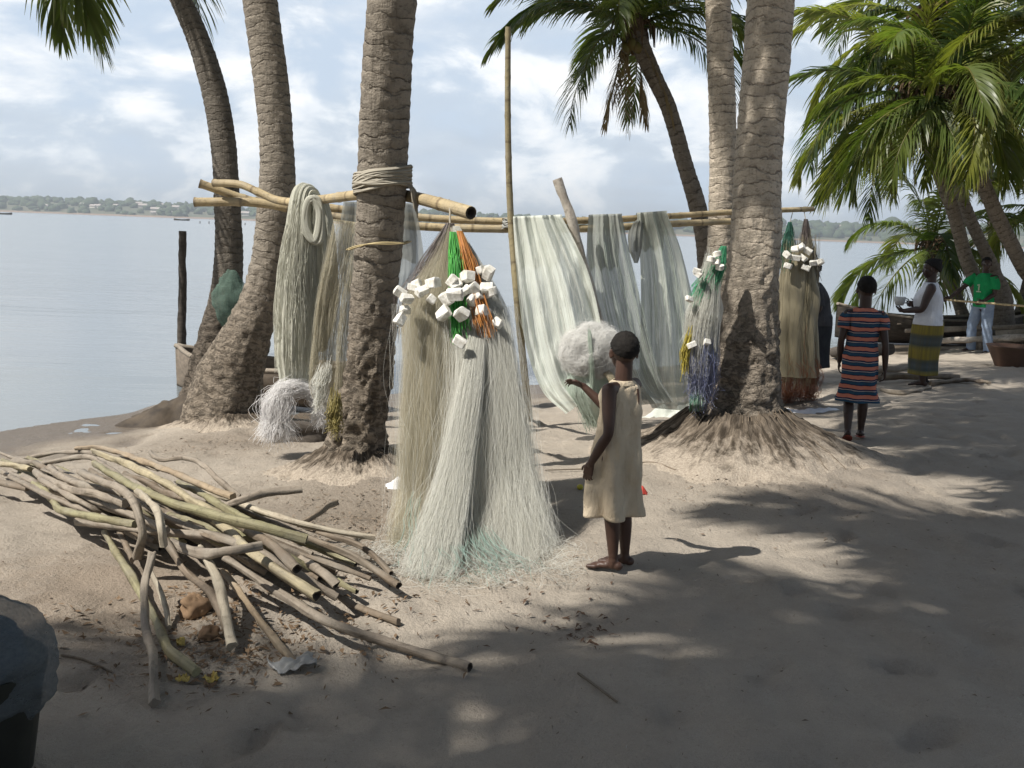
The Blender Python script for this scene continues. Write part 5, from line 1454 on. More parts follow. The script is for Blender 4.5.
# ------------------------------------------------------------------ boats and driftwood
BOATW = mat_simple('weathered_boat_wood', (.26, .215, .17), (.15, .125, .10), 5, .9, bscale=24, bstr=.5, stretch=(1, 5, 5))
def canoe(label, p0, p1, w, h, mat, name='canoe', group=None, sheer=.12, thwarts=3):
    """dugout with raised ends: hull shell with an inside, gunwales, thwarts"""
    p0 = Vector(p0); p1 = Vector(p1); d = (p1-p0); L = d.length; yaw = math.atan2(d.y, d.x)
    t = thing(name, ((p0.x+p1.x)/2, (p0.y+p1.y)/2, (p0.z+p1.z)/2), label, 'canoe', group, yaw)
    n = 44; k = np.linspace(-1, 1, n)
    def shell(off, zoff):
        V = []
        for s in k:
            b = max(.02, w*.5*(1-abs(s)**2.4))-off*(abs(s) < .97); top = h+sheer*abs(s)**2.2; bot = zoff+.22*h*abs(s)**4
            b = max(b, .008)
            for a in np.linspace(-1, 1, 15):
                yy = b*math.sin(a*PI/2*.98); zz = bot+(top-bot)*(1-math.cos(a*PI/2))**.8
                V.append((s*L/2*(1-off*.15), yy, zz))
        return np.array(V)
    A = shell(0, 0); B = shell(.035, .05); m = 15
    ii = np.arange(n-1)[:, None]*m; jj = np.arange(m-1)[None]
    q = np.stack([ii+jj, ii+jj+1, ii+m+jj+1, ii+m+jj], -1).reshape(-1, 4)
    mb = MB(); mb.add(A, q); mb.add(B, q[:, ::-1]); mb.build('hull', mat, t)
    for e in (0, m-1):
        P = (A.reshape(n, m, 3)[:, e]+B.reshape(n, m, 3)[:, e])/2
        mb = MB(); tube(mb, P, .026, 8); mb.build('gunwale', STICKM, t)
    for s in np.linspace(-.5, .5, thwarts):
        b = w*.5*(1-abs(s)**2.4)-.02
        mb = MB(); box(mb, (s*L/2, 0, h*.82), (.12, b*2, .03), None, .2); mb.build('thwart', BOATW, t)
    return t
b0 = at(177, 372, 10.7); b1 = at(372, 392, 9.9)
canoe('old wooden canoe at the water edge behind the left trunks', (b0.x, b0.y, WZ-.02), (b1.x, b1.y, WZ+.06), .85, .42, BOATW)
# shore clutter on the right
b0 = gp(868, 350, 0); b1 = gp(950, 346, 0)
canoe('dark upturned-prow canoe lying on the shore behind the woman in white', (b0.x-.3, b0.y+1.0, b0.z), (b1.x+2.2, b1.y+.9, b1.z), .95, .50, DARKW, sheer=.25)
LG = 'driftwood along the right-hand shore'
for k, (pts, r0, r1, m, lb) in enumerate([
    ([(905, 331, 17.4), (960, 329, 17.3), (1045, 326, 17.2)], .04, .045, STICKM, 'long horizontal pole behind the man in green, on the shore'),
    ([(935, 341, 17.0), (985, 339, 16.9), (1050, 336, 16.8)], .05, .055, DRIFT, 'pale plank-like log behind the legs of the man in green'),
    ([(860, 378, .05), (905, 376, .07), (960, 378, .05)], .05, .035, STICK_B, 'dark branch on the sand left of the woman'),
    ([(845, 366, .08), (890, 370, .1), (925, 362, .12)], .05, .05, STICKM, 'grey branch lying behind the striped girl'),
    ([(930, 384, .03), (965, 380, .04), (990, 383, .03)], .03, .02, STICK_B, 'thin branch on the sand right of the woman'),
    ([(835, 352, .1), (865, 352, .2), (890, 349, .3)], .09, .08, DARKW, 'short dark log at the canoe end'),
    ([(1000, 338, .2), (1040, 333, .3), (1080, 330, .3)], .16, .18, STICKM, 'thick weathered log at the right edge by the shore'),
    ([(700+180, 390, .02), (905, 392, .03), (930, 388, .02)], .02, .015, STICKM, 'thin stick at the feet of the woman')]):
    solo_pole('driftwood', [tuple(gp(x, y, h) if h < 5 else at(x, y, h)) for x, y, h in pts], r0, r1, m, lb, 'driftwood', LG, node=0, hollow=False, bumpy=.02, n=40, seed=k)
# fishing stakes far out
sm = MB(); tube(sm, [(0, 0, -1), (0, 0, 1.2)], .09, 6); stm = sm.mesh('stake', DARKW)
for k in range(10):
    if k < 6: p = at(200+k*9, 220.5+k*.3, 330)
    else: p = at(726+k*3.4, 244, 150)
    o = link('fishing_stake', stm); o.location = (p.x, p.y, WZ); s = random.uniform(.6, 1.3); o.scale = (1.6 if k < 6 else .8, 1.6 if k < 6 else .8, s)
    tag(o, 'thin fishing stake standing far out in the open water' if k < 6 else 'thin fishing stake in the water seen between the nets and the thickest palm', 'stake', 'fishing stakes in the lagoon left' if k < 6 else 'fishing stakes in the lagoon right')
for (px_, py_, Yd, lb) in [(181.5, 222, 520, 'tiny dark boat on the far water right of the stakes'), (3, 217, 480, 'tiny dark boat on the water at the left edge')]:
    p = at(px_, py_, Yd)
    canoe(lb, (p.x-4, p.y, WZ-.1), (p.x+4, p.y+1, WZ-.1), 1.2, .8, DARKW, 'boat', None, .4)
# brown basin
bc = gp(1010, 366, 0)
bs = thing('basin', tuple(bc), 'brown flared basin standing on the sand at the right edge', 'basin')
mb = MB(); hz_ = np.array([0, .02, .28, .30, .30, .27, .03]); rz_ = np.array([.20, .21, .33, .345, .325, .305, .19])
tube(mb, np.stack([0*hz_, 0*hz_, hz_+np.arange(7)*1e-5], -1), rz_, 40, True)
BASINM = mat_simple('brown_basin', (.13, .075, .05), (.09, .055, .04), 6, .6, bstr=.2)
V = []; Q = []
for i, (a, b) in enumerate(zip(hz_, rz_)):
    for j in range(40): V.append((b*math.cos(j*PI/20), b*math.sin(j*PI/20), a))
for i in range(6):
    for j in range(40): Q.append((i*40+j, i*40+(j+1) % 40, (i+1)*40+(j+1) % 40, (i+1)*40+j))
mb = MB(); mb.add(V, Q); mb.add([v for v in V[-40:]], None, [(0, j, j+1) for j in range(1, 39)])
mb.build('bowl', BASINM, bs)
# rock mound at the left palms' feet
o = ground_heap('root_bank', (182, 420), .55, .35, .22, mat_simple('mud_bank', (.10, .08, .06), (.04, .033, .027), 8, bscale=30, bstr=.7), 'dark bank of roots and mud at the foot of the dark palm', 'bank', 66, fold=4)
# ------------------------------------------------------------------ people
def skin_mat(name, c1, c2):
    return mat_simple(name, c1, c2, 6, .48, .4, 120, .12, .001)
SKIN = skin_mat('dark_skin', (.072, .038, .026), (.05, .026, .018))
SKIN2 = skin_mat('darker_skin', (.050, .028, .021), (.034, .019, .015))
HAIR = mat_simple('black_hair', (.010, .009, .008), (.02, .017, .015), 60, .8, .2, 160, 1.0, .006)
EYEW = mat_simple('eye_white', (.6, .56, .5), None, 5, .2, .5, bstr=0)
LIPM = mat_simple('lip', (.10, .045, .04), (.08, .035, .03), 8, .5, bstr=.1)

def cap(mb, p0, p1, r0, r1, n=10):
    """tapered limb piece with round ends"""
    p0 = np.array(p0, float); p1 = np.array(p1, float)
    k = np.linspace(0, 1, n)
    P = p0+(p1-p0)*k[:, None]; R = r0+(r1-r0)*k
    tube(mb, P, R, 14, True)
    ellipsoid(mb, p0, (r0,)*3, None, 14, 10); ellipsoid(mb, p1, (r1,)*3, None, 14, 10)
def chain(mb, pts):
    """muscle-shaped chain through (x,y,z,r)"""
    S = spline(pts, 8*len(pts))
    tube(mb, S[:, :3], S[:, 3], 16, True)
    for e in (0, -1): ellipsoid(mb, S[e, :3], (S[e, 3],)*3, None, 14, 10)
def unit(v): v = np.array(v, float); return v/np.linalg.norm(v)

def hand(mb, wrist, d, palm, thumb, s, curl=.5, spread=.12):
    """wrist point, direction the fingers run, palm normal, side of the thumb; s = hand length"""
    d = unit(d); palm = unit(palm-d*np.dot(palm, d)); th = unit(np.cross(d, palm)); th = th if np.dot(th, thumb) > 0 else -th
    w = np.array(wrist, float)
    for k in np.linspace(-1, 1, 5):      # palm slab
        a = w+th*k*.13*s; b = w+d*.47*s+th*k*.185*s
        cap(mb, a, b, .085*s, .072*s, 6)
    L = [.40, .46, .43, .34]
    for i, k in enumerate((1, .34, -.33, -1)):
        base = w+d*.48*s+th*k*.165*s; dd = unit(d+th*k*spread)
        ang = curl*(.5+.12*i); p = base; q = [tuple(p)+(.050*s,)]
        for j, f in enumerate((.45, .32, .23)):
            a = ang*(j+.7); dir_ = unit(dd*math.cos(a)+palm*math.sin(a)); p = p+dir_*L[i]*s*f*1.1
            q.append(tuple(p)+((.047, .043, .038)[j]*s,))
        chain(mb, q)
    b = w+d*.10*s+th*.15*s
    t1 = b+unit(d*.62+th*.75+palm*.25)*.22*s; t2 = t1+unit(d*.85+th*.35+palm*.35)*.17*s; t3 = t2+unit(d*.95+th*.1+palm*.4)*.12*s
    chain(mb, [tuple(b)+(.07*s,), tuple(t1)+(.058*s,), tuple(t2)+(.052*s,), tuple(t3)+(.042*s,)])

def foot(mb, ankle, fwd, s, lift=0.0):
    """bare foot: heel, arch, ball, five toes. s = foot length, ankle z is the ankle height"""
    a = np.array(ankle, float); f = unit([fwd[0], fwd[1], 0]); r = np.array([f[1], -f[0], 0]); z0 = a[2]-.26*s*1.0
    up = np.array([0, 0, 1.0]); f2 = unit(f*math.cos(lift)-up*math.sin(lift)); u2 = unit(up*math.cos(lift)+f*math.sin(lift))
    base = a-u2*.26*s
    def pt(x, y, z): return base+f2*x*s+r*y*s+u2*z*s
    def e(c, rr):
        M = np.stack([f2, r, u2], 1); ellipsoid(mb, pt(*c), np.array(rr)*s, M, 16, 12)
    e((-.13, 0, .12), (.15, .125, .125)); e((.05, 0, .16), (.2, .12, .14)); e((.25, .0, .11), (.24, .145, .10)); e((.45, .01, .075), (.17, .175, .075))
    cap(mb, a, pt(.02, 0, .14), .135*s, .13*s, 6)
    for k, (y, l, rr) in enumerate(((-.125, .68, .058), (-.045, .69, .043), (.02, .665, .04), (.085, .63, .037), (.145, .585, .036))):
        cap(mb, pt(.47, y, .06), pt(l, y, .04), rr*s, rr*s*.95, 5)

def voxel(mb, name, mat, parent, vs, smooth=3):
    me = mb.mesh(name+'_tmp', mat); o = bpy.data.objects.new(name, me); COL.objects.link(o)
    m = o.modifiers.new('r', 'REMESH'); m.mode = 'VOXEL'; m.voxel_size = vs; m.use_smooth_shade = True
    s = o.modifiers.new('s', 'SMOOTH'); s.iterations = smooth; s.factor = .5
    dg = bpy.context.evaluated_depsgraph_get()
    m2 = bpy.data.meshes.new_from_object(o.evaluated_get(dg))
    o.modifiers.clear(); o.data = m2; m2.name = name
    if not m2.materials: m2.materials.append(mat)
    bpy.data.meshes.remove(me)
    o.parent = parent
    return o

def person(loc, yaw, label, H, skin, J, hs, head_yaw=0, head_pitch=0, vs=.005, child=False, foot_l=None, feet=(((0, 1), 0), ((0, 1), 0)), hands=None, bun=0, torso=1.0, hair_h=1.0, cat='person'):
    """J: joints in metres, local frame (x right, y forward). hs: head height"""
    t = thing('person', loc, label, cat, None, yaw)
    mb = MB()
    s = H
    pel, che, nk = np.array(J['pelvis']), np.array(J['chest']), np.array(J['neck'])
    sw, hw = J['sw'], J['hw']
    up = unit(che-pel)
    def E(c, r, M=None): ellipsoid(mb, c, r, M, 24, 16)
    E(pel, (hw*1.0, hw*.72, .075*s)); E(pel+[0, -.022*s, -.03*s], (hw*.92, hw*.72, .07*s))
    wst = pel*.5+che*.5; E(wst, (hw*.86*torso, hw*.64*torso, .11*s)); E(che, (sw*.80, sw*.54*torso, .10*s)); E(che+[0, .0, .05*s], (sw*.86, sw*.46, .06*s))
    E(pel*.75+che*.25, (hw*.92*torso, hw*.66*torso, .08*s))
    for sd in ('l', 'r'):
        sh, el, wr = J['sh_'+sd], J['el_'+sd], J['wr_'+sd]; rr = J.get('arm', .034)*s
        cap(mb, nk-np.array([0, 0, .035*s]), sh, rr*1.15, rr*1.1)
        chain(mb, [tuple(sh)+(rr*1.08,), tuple(np.array(sh)*.55+np.array(el)*.45)+(rr*.95,), tuple(el)+(rr*.72,), tuple(np.array(el)*.65+np.array(wr)*.35)+(rr*.75,), tuple(wr)+(rr*.50,)])
        hp, kn, an = J['hp_'+sd], J['kn_'+sd], J['an_'+sd]; lr = J.get('leg', .046)*s
        chain(mb, [tuple(hp)+(lr*1.25,), tuple(np.array(hp)*.5+np.array(kn)*.5)+(lr*1.05,), tuple(kn)+(lr*.72,), tuple(np.array(kn)*.68+np.array(an)*.32+[0, -.006*s, 0])+(lr*.76,), tuple(an)+(lr*.44,)])
        fd, lf = feet[0] if sd == 'l' else feet[1]
        foot(mb, an, fd, foot_l or .15*H, lf)
        if hands and hands.get(sd):
            d, pn, tb, cu = hands[sd]; hand(mb, wr, d, np.array(pn, float), np.array(tb, float), .092*H if child else .105*H, cu)
    # head
    HM = rotm(head_pitch, 0, head_yaw)
    hc = nk+HM @ np.array([0, .012*s, 0])+np.array([0, 0, J.get('necklen', .035)*s+hs*.5])
    def hp_(x, y, z): return hc+HM @ np.array([x, y, z])*hs
    cap(mb, nk-[0, 0, .03*s], hp_(0, -.08, -.22), .036*s*1.05, .036*s*.98)
    E(hp_(0, -.06, .12), np.array((.335, .41, .385))*hs, HM); E(hp_(0, .11, -.14), np.array((.275, .27, .33))*hs, HM); E(hp_(0, .14, -.36), np.array((.17, .17, .12))*hs, HM)
    E(hp_(0, .28, .10), np.array((.22, .12, .16))*hs, HM)                      # brow
    E(hp_(0, .385, -.12), np.array((.07, .075, .06))*hs, HM); cap(mb, hp_(0, .355, .02), hp_(0, .40, -.10), .03*hs, .05*hs, 6)   # nose
    for x in (-1, 1):
        E(hp_(x*.055, .365, -.135), np.array((.04, .05, .04))*hs, HM)
        E(hp_(x*.17, .27, -.10), np.array((.11, .09, .10))*hs, HM)                # cheek
        E(hp_(x*.335, -.02, -.05), np.array((.035, .09, .125))*hs, HM @ rotm(0, 0, x*-.35)); E(hp_(x*.345, -.04, .03), np.array((.03, .07, .07))*hs, HM)
    E(hp_(0, .355, -.225), np.array((.115, .055, .035))*hs, HM); E(hp_(0, .345, -.285), np.array((.105, .055, .04))*hs, HM)
    b = voxel(mb, 'body', skin, t, vs)
    for x in (-1, 1):
        em = MB(); ellipsoid(em, hp_(x*.13, .318, .0), (.040*hs,)*3, None, 14, 10); em.build('eye', EYEW, t)
        em = MB(); ellipsoid(em, hp_(x*.132, .338, .0), np.array((.024, .022, .024))*hs, HM, 10, 8); em.build('pupil', HAIR, t)
    hm = MB()
    dsp = lambda d: .05*fbm(d[..., 0]*11, d[..., 1]*11, d[..., 2]*11, 4, 3)-.01
    u = MB(); ellipsoid(u, (0, 0, 0), np.array((.362, .435, .415))*hs*[hair_h, hair_h, hair_h], None, 44, 36, dsp)
    V = u.v[0]; q = u.q[0]
    lim = np.where(V[:, 1] > 0, .10*hs+.38*V[:, 1]*1.0, -.30*hs+.0*V[:, 1])
    lim = -.27*hs+(V[:, 1]/hs+.42)*.60*hs
    keep = (V[q][:, :, 2].mean(1) > lim[q].mean(1))
    hm.add(V @ HM.T+hp_(0, -.06, .12), q[keep])
    if bun: ellipsoid(hm, hp_(0, -.33, .40), np.array((.22, .2, .17))*hs*bun, HM, 24, 16, dsp)
    o = hm.build('hair', HAIR, t)
    sm = o.modifiers.new('thick', 'SOLIDIFY'); sm.thickness = .012*hs*5; sm.offset = -1
    return t, hp_

def loft(mb, rings, seg=56, folds=None, seed=0):
    """rings: cx,cy,z,rx,ry[,tilt fn]; folds(zfrac, theta) added radially"""
    n = len(rings)
    R = spline(rings, n*8); m = len(R)
    th = np.linspace(0, 2*PI, seg+1); k = np.linspace(0, 1, m)
    TH, K = np.meshgrid(th, k)
    f = 0 if folds is None else folds(K, TH)
    x = R[:, 0:1]+(R[:, 3:4]+f)*np.cos(TH); y = R[:, 1:2]+(R[:, 4:5]+f)*np.sin(TH); z = R[:, 2:3]+0*TH
    ii = np.arange(m-1)[:, None]*(seg+1); jj = np.arange(seg)[None]
    q = np.stack([ii+jj, ii+jj+1, ii+seg+1+jj+1, ii+seg+1+jj], -1).reshape(-1, 4)
    mb.add(np.stack([x, y, z], -1).reshape(-1, 3), q, None, np.stack([TH/(2*PI), z], -1).reshape(-1, 2))
def cloth(mb, name, mat, t, thick=.004):
    o = mb.build(name, mat, t); s = o.modifiers.new('thick', 'SOLIDIFY'); s.thickness = thick; s.offset = 1
    return o
def fabric(name, c1, c2, scale=9):
    t = NT(name); v = t.coord('Object')
    a = t.noise(v, scale, 4, .6); w = t.noise(t.n('Mapping', {'Vector': v, 'Scale': (22, 22, 7)}).outputs[0], 1.0, 4, .6, 1.2); f = t.noise(v, 160, 2)
    col = t.mix(t.ramp(a, [(.3, 0.0), (.7, 1.0)]), c1, c2)
    return t.surf(t.princ(col, .92, t.bump(t.math('ADD', w, t.math('MULTIPLY', f, .12)), .85, .02), .1))

# --- girl in the beige dress -------------------------------------------------
gpos = gp(612, 567)
H = 1.14
yaw = math.radians(54)      # faces away and to the left
J = dict(pelvis=(0, 0, .585), chest=(0, .0, .80), neck=(0, -.008, .93), sw=.118, hw=.082, arm=.030, leg=.042,
         sh_l=(-.122, -.005, .895), el_l=(-.165, -.035, .70), wr_l=(-.155, .06, .535),
         sh_r=(.122, .0, .895), el_r=(.14, .13, .735), wr_r=(.09, .27, .86),
         hp_l=(-.055, 0, .56), kn_l=(-.05, .0, .31), an_l=(-.045, -.03, .052),
         hp_r=(.055, 0, .56), kn_r=(.055, -.01, .31), an_r=(.06, -.035, .052))
t, hp_ = person(tuple(gpos), yaw, 'barefoot girl in a beige sleeveless dress with one hand raised beside the hanging nets', H, SKIN, J, .192, head_yaw=math.radians(-44), vs=.0042, child=True,
     foot_l=.178, feet=(((-.30, .95), 0), ((-.25, .95), 0)), hands=dict(l=((.05, .25, -1), (1, .1, 0), (0, 1, .2), .55), r=((-.3, 1, .35), (-.5, .0, -.6), (-.4, 0, 1), .7)))
BEIGE = fabric('beige_cotton', (.62, .52, .385), (.52, .43, .31))
mb = MB()
def ff(K, TH): return (.004+.034*np.clip(K-.25, 0, 1))*np.sin(TH*5+2.0*np.sin(K*3)+.6)+.005*np.sin(TH*9+K*7)+.013*fbm(np.cos(TH)*2, np.sin(TH)*2, K*5, 5, 3)
loft(mb, [(0, -.004, .915, .088, .060), (0, -.004, .90, .118, .070), (0, 0, .86, .124, .085), (0, .0, .78, .122, .092), (0, .0, .68, .122, .098), (0, .005, .58, .128, .110), (0, .012, .42, .136, .118), (0, .018, .27, .140, .124)], 64, ff)
# neckline yoke
loft(mb, [(0, -.006, .935, .052, .048), (0, -.004, .925, .075, .056), (0, -.004, .914, .089, .061)], 64)
cloth(mb, 'dress', BEIGE, t)
t.scale = (.965,)*3
mb = MB(); P = spline([(.004, -.085, .90), (.004, -.093, .86), (.004, -.097, .80)], 10); tube(mb, P, np.linspace(.006, .002, 10), 6); mb.build('back_slit', SKIN, t)

# --- girl in the striped dress ----------------------------------------------
spos = gp(853, 441)
t2 = NT('striped_jersey'); v = t2.n('TexCoord').outputs['Object']; sp_ = t2.n('SeparateXYZ', {'Vector': v})
wob = t2.math('MULTIPLY', t2.math('SUBTRACT', t2.noise(v, 7, 2), .5), .03)
fr = t2.math('FRACT', t2.math('DIVIDE', t2.math('ADD', sp_.outputs['Z'], wob), .082))
colr = t2.ramp(fr, [(0, (.52, .19, .13)), (.19, (.02, .022, .05)), (.27, (.025, .07, .12)), (.55, (.02, .025, .06)), (.60, (.40, .36, .35)), (.65, (.40, .36, .35)), (.67, (.025, .025, .06)), (.82, (.52, .19, .13))], 'CONSTANT')
STRIPE = t2.surf(t2.princ(colr, .9, t2.bump(t2.noise(v, 45, 3), .4, .006), .1))
H = 1.40
J = dict(pelvis=(0, 0, .72), chest=(0, .01, 1.0), neck=(0, .0, 1.155), sw=.138, hw=.11, arm=.028, leg=.042,
         sh_l=(-.135, .0, 1.105), el_l=(-.172, -.02, .87), wr_l=(-.165, .08, .68),
         sh_r=(.135, .0, 1.105), el_r=(.185, -.05, .86), wr_r=(.205, -.02, .64),
         hp_l=(-.07, 0, .70), kn_l=(-.065, .02, .38), an_l=(-.06, -.09, .10),
         hp_r=(.07, 0, .70), kn_r=(.06, .09, .38), an_r=(.065, .10, .085))
t, hp_ = person(tuple(spos), math.radians(-14), 'girl in a dress striped pink, teal and navy walking away along the sand', H, SKIN2, J, .225, head_yaw=math.radians(6), vs=.0055, child=True, foot_l=.21,
     feet=(((-.05, 1), .50), ((.1, 1), .12)), hands=dict(l=((0, .2, -1), (1, 0, 0), (0, 1, 0), .6), r=((.02, .15, -1), (-1, 0, 0), (0, 1, 0), .8)))
def ff2(K, TH): return (.004+.020*np.clip(K-.6, 0, 1)*2)*np.sin(TH*6+1.5*np.sin(K*4))+.010*fbm(np.cos(TH)*2, np.sin(TH)*2, K*7, 8, 3)
mb = MB()
loft(mb, [(0, 0, 1.165, .065, .06), (0, 0, 1.145, .105, .078), (0, 0, 1.10, .142, .09), (0, .005, 1.0, .138, .10), (0, .0, .88, .120, .095), (0, -.005, .74, .137, .118), (0, .0, .60, .146, .13), (0, .0, .52, .143, .135), (0, .02, .42, .165, .16), (0, .02, .36, .190, .18)], 72, ff2)
for sd in (-1, 1):
    P = spline([(sd*.105, 0, 1.105), (sd*.146, -.004, 1.06), (sd*.162, -.012, .98)], 14)
    tube(mb, P, np.linspace(.05, .052, 14), 24, False, lambda s, th, P_, R_: .006*np.sin(th*4+s*30))
cloth(mb, 'dress', STRIPE, t)
t.scale = (.94,)*3
SOLE = mat_simple('red_sandal', (.30, .07, .04), (.24, .05, .03), 9, .6, bstr=.1)
for an, fd, lf in ((J['an_l'], (-.05, 1), .50), (J['an_r'], (.1, 1), .12)):
    f = unit([fd[0], fd[1], 0]); u2 = unit(np.array([0, 0, 1])*math.cos(lf)+f*math.sin(lf)); f2 = unit(f*math.cos(lf)-np.array([0, 0, 1])*math.sin(lf)); r_ = np.cross(f2, u2)
    M = np.stack([f2, r_, u2], 1); mb = MB(); c_ = np.array(an)-u2*.26*.21+f2*.045
    ellipsoid(mb, c_-u2*.004, (.118, .045, .009), M, 28, 8); o = mb.build('sandal', SOLE, t)
# --- woman in the white top ---------------------------------------------------
wpos = gp(921, 386)
H = 1.50
J = dict(pelvis=(0, -.01, .80), chest=(0, .0, 1.08), neck=(0, .0, 1.245), sw=.205, hw=.18, arm=.036, leg=.052,
         sh_l=(-.19, .0, 1.185), el_l=(-.235, .08, .945), wr_l=(-.13, .27, .905),
         sh_r=(.19, .0, 1.185), el_r=(.27, -.12, .99), wr_r=(.20, .15, .97),
         hp_l=(-.09, 0, .76), kn_l=(-.08, .03, .42), an_l=(-.08, -.01, .075),
         hp_r=(.09, 0, .76), kn_r=(.08, .03, .42), an_r=(.08, -.04, .075))
yw = math.radians(68)
t, hp_ = person(tuple(wpos), yw, 'woman in a white sleeveless top and yellow-green wrap skirt holding a pale cup', H, SKIN2, J, .225, head_yaw=math.radians(10), vs=.0065, bun=1.0, foot_l=.22,
     hands=dict(l=((.55, .8, .1), (.6, 0, .6), (0, .3, 1), 1.0), r=((-.3, .9, .1), (-.9, -.2, .1), (0, 0, 1), .9)), torso=1.12, hair_h=1.12)
WTOP = fabric('white_top', (.74, .75, .78), (.64, .65, .69))
mb = MB()
def ff3(K, TH): return .006*np.sin(TH*5+K*4)+.014*K*fbm(np.cos(TH)*2, np.sin(TH)*2, K*5, 18, 3)
loft(mb, [(0, 0, 1.255, .085, .07), (0, 0, 1.235, .13, .085), (0, .0, 1.19, .185, .10), (0, .01, 1.12, .195, .145), (0, .015, 1.03, .19, .165), (0, .0, .92, .19, .155), (0, -.005, .82, .205, .17), (0, -.01, .755, .212, .175)], 64, ff3)
cloth(mb, 'top', WTOP, t)
t2 = NT('printed_wrap'); v = t2.n('TexCoord').outputs['Object']; sp_ = t2.n('SeparateXYZ', {'Vector': v})
fr = t2.math('FRACT', t2.math('DIVIDE', sp_.outputs['Z'], .30))
band = t2.ramp(fr, [(0, (.07, .085, .09)), (.10, (.10, .10, .07)), (.18, (.24, .19, .04)), (.5, (.26, .205, .045)), (.62, (.18, .16, .06)), (.72, (.06, .08, .085)), (.86, (.09, .105, .11)), (1.0, (.07, .085, .09))])
stripe = t2.ramp(t2.noise(t2.n('Mapping', {'Vector': t2.n('TexCoord').outputs['UV'], 'Scale': (40, 1.5, 1)}).outputs[0], 1, 3), [(.4, 0.0), (.6, .5)])
WRAP = t2.surf(t2.princ(t2.mix(stripe, band, (.10, .09, .05)), .9, t2.bump(t2.noise(v, 30, 3), .4, .006), .1))
mb = MB()
def ff4(K, TH): return (.004+.014*K)*np.sin(TH*4+1.2*np.sin(K*3)+1)+.010*K*fbm(np.cos(TH)*2, np.sin(TH)*2, K*3, 19, 3)
loft(mb, [(0, -.005, .88, .172, .142), (0, -.01, .80, .195, .165), (0, -.01, .68, .205, .175), (0, 0, .50, .185, .165), (0, .0, .30, .165, .155), (0, 0, .15, .155, .15)], 64, ff4)
cloth(mb, 'wrap_skirt', WRAP, t)
cw = Matrix.Translation(wpos) @ Matrix.Rotation(yw, 4, 'Z') @ Vector((-.06, .33, .965))
cupo = thing('cup', tuple(cw), 'pale grey enamel cup held by the woman in the white top', 'cup')
mb = MB(); V = []; Q = []
prof = [(.0, 0), (.045, 0), (.062, .05), (.07, .10), (.066, .10), (.056, .045), (.0, .012)]
for (a, b) in prof:
    for j in range(24): V.append((a*math.cos(j*PI/12), a*math.sin(j*PI/12), b))
for i in range(len(prof)-1):
    for j in range(24): Q.append((i*24+j, i*24+(j+1) % 24, (i+1)*24+(j+1) % 24, (i+1)*24+j))
mb.add(V, Q); mb.build('bowl', mat_simple('enamel', (.55, .56, .55), (.45, .46, .46), 9, .35, bstr=.05), cupo)
mb = MB(); tube(mb, spline([(.066, 0, .085), (.105, 0, .07), (.10, 0, .035), (.058, 0, .03)], 14), .007, 8); mb.build('handle', mat_simple('enamel_dark', (.4, .41, .4), None, 9, .35, bstr=.05), cupo)

# --- man in the green shirt ---------------------------------------------------
mpos = gp(978, 353)
H = 1.62
J = dict(pelvis=(0, .0, .86), chest=(0, .02, 1.17), neck=(0, .03, 1.36), sw=.205, hw=.15, arm=.032, leg=.046,
         sh_l=(-.20, .02, 1.30), el_l=(-.22, .03, 1.04), wr_l=(-.16, .22, .90),
         sh_r=(.20, .03, 1.30), el_r=(.32, .16, 1.10), wr_r=(.42, .34, .92),
         hp_l=(-.09, 0, .83), kn_l=(-.14, .03, .46), an_l=(-.17, -.03, .085),
         hp_r=(.09, 0, .83), kn_r=(.15, .04, .46), an_r=(.17, -.02, .085))
ym = math.radians(116)      # faces the camera and left
t, hp_ = person(tuple(mpos), ym, 'man in a green shirt and faded jeans holding a long thin pole', H, SKIN2, J, .225, head_yaw=math.radians(44), vs=.0065, foot_l=.25,
     feet=(((-.2, 1), 0), ((.3, 1), 0)), hands=dict(l=((.3, .8, -.2), (.8, -.2, -.1), (0, .3, 1), 1.3), r=((.4, .8, -.3), (-.7, .3, -.2), (0, .3, 1), 1.3)))
GREEN = fabric('green_jersey', (.02, .30, .10), (.015, .23, .08))
JEANS = fabric('faded_denim', (.30, .37, .48), (.19, .25, .36))
mb = MB()
loft(mb, [(0, .03, 1.375, .075, .07), (0, .025, 1.35, .13, .085), (0, .02, 1.30, .20, .105), (0, .02, 1.18, .205, .13), (0, .01, 1.02, .175, .125), (0, 0, .88, .178, .135), (0, 0, .80, .185, .14)], 60, lambda K, TH: .005*np.sin(TH*5+K*5)+.012*fbm(np.cos(TH)*2, np.sin(TH)*2, K*5, 28, 3))
for sd, el in ((-1, J['el_l']), (1, J['el_r'])):
    s0 = np.array((sd*.17, .02, 1.315)); e_ = np.array(el); P = spline([tuple(s0), tuple(s0*.5+e_*.5+[sd*.012, 0, .01]), tuple(s0*.28+e_*.72)], 14)
    tube(mb, P, np.linspace(.068, .074, 14), 22, False, lambda s, th, P_, R_: .006*np.sin(th*4+s*30))
cloth(mb, 'shirt', GREEN, t)
PRINT = mat_simple('shirt_print', (.45, .55, .40), (.3, .45, .3), 30, .9, bstr=0)
mb = MB(); 
box(mb, (.0, .152, 1.13), (.022, .004, .11), None, .2); box(mb, (.0, .152, 1.06), (.09, .004, .02), None, .2); box(mb, (.02, .153, 1.17), (.03, .004, .02), None, .2)
mb.build('shirt_print', PRINT, t)
mb = MB()
loft(mb, [(0, 0, .89, .165, .125), (0, 0, .83, .168, .13), (0, 0, .77, .165, .13)], 48)
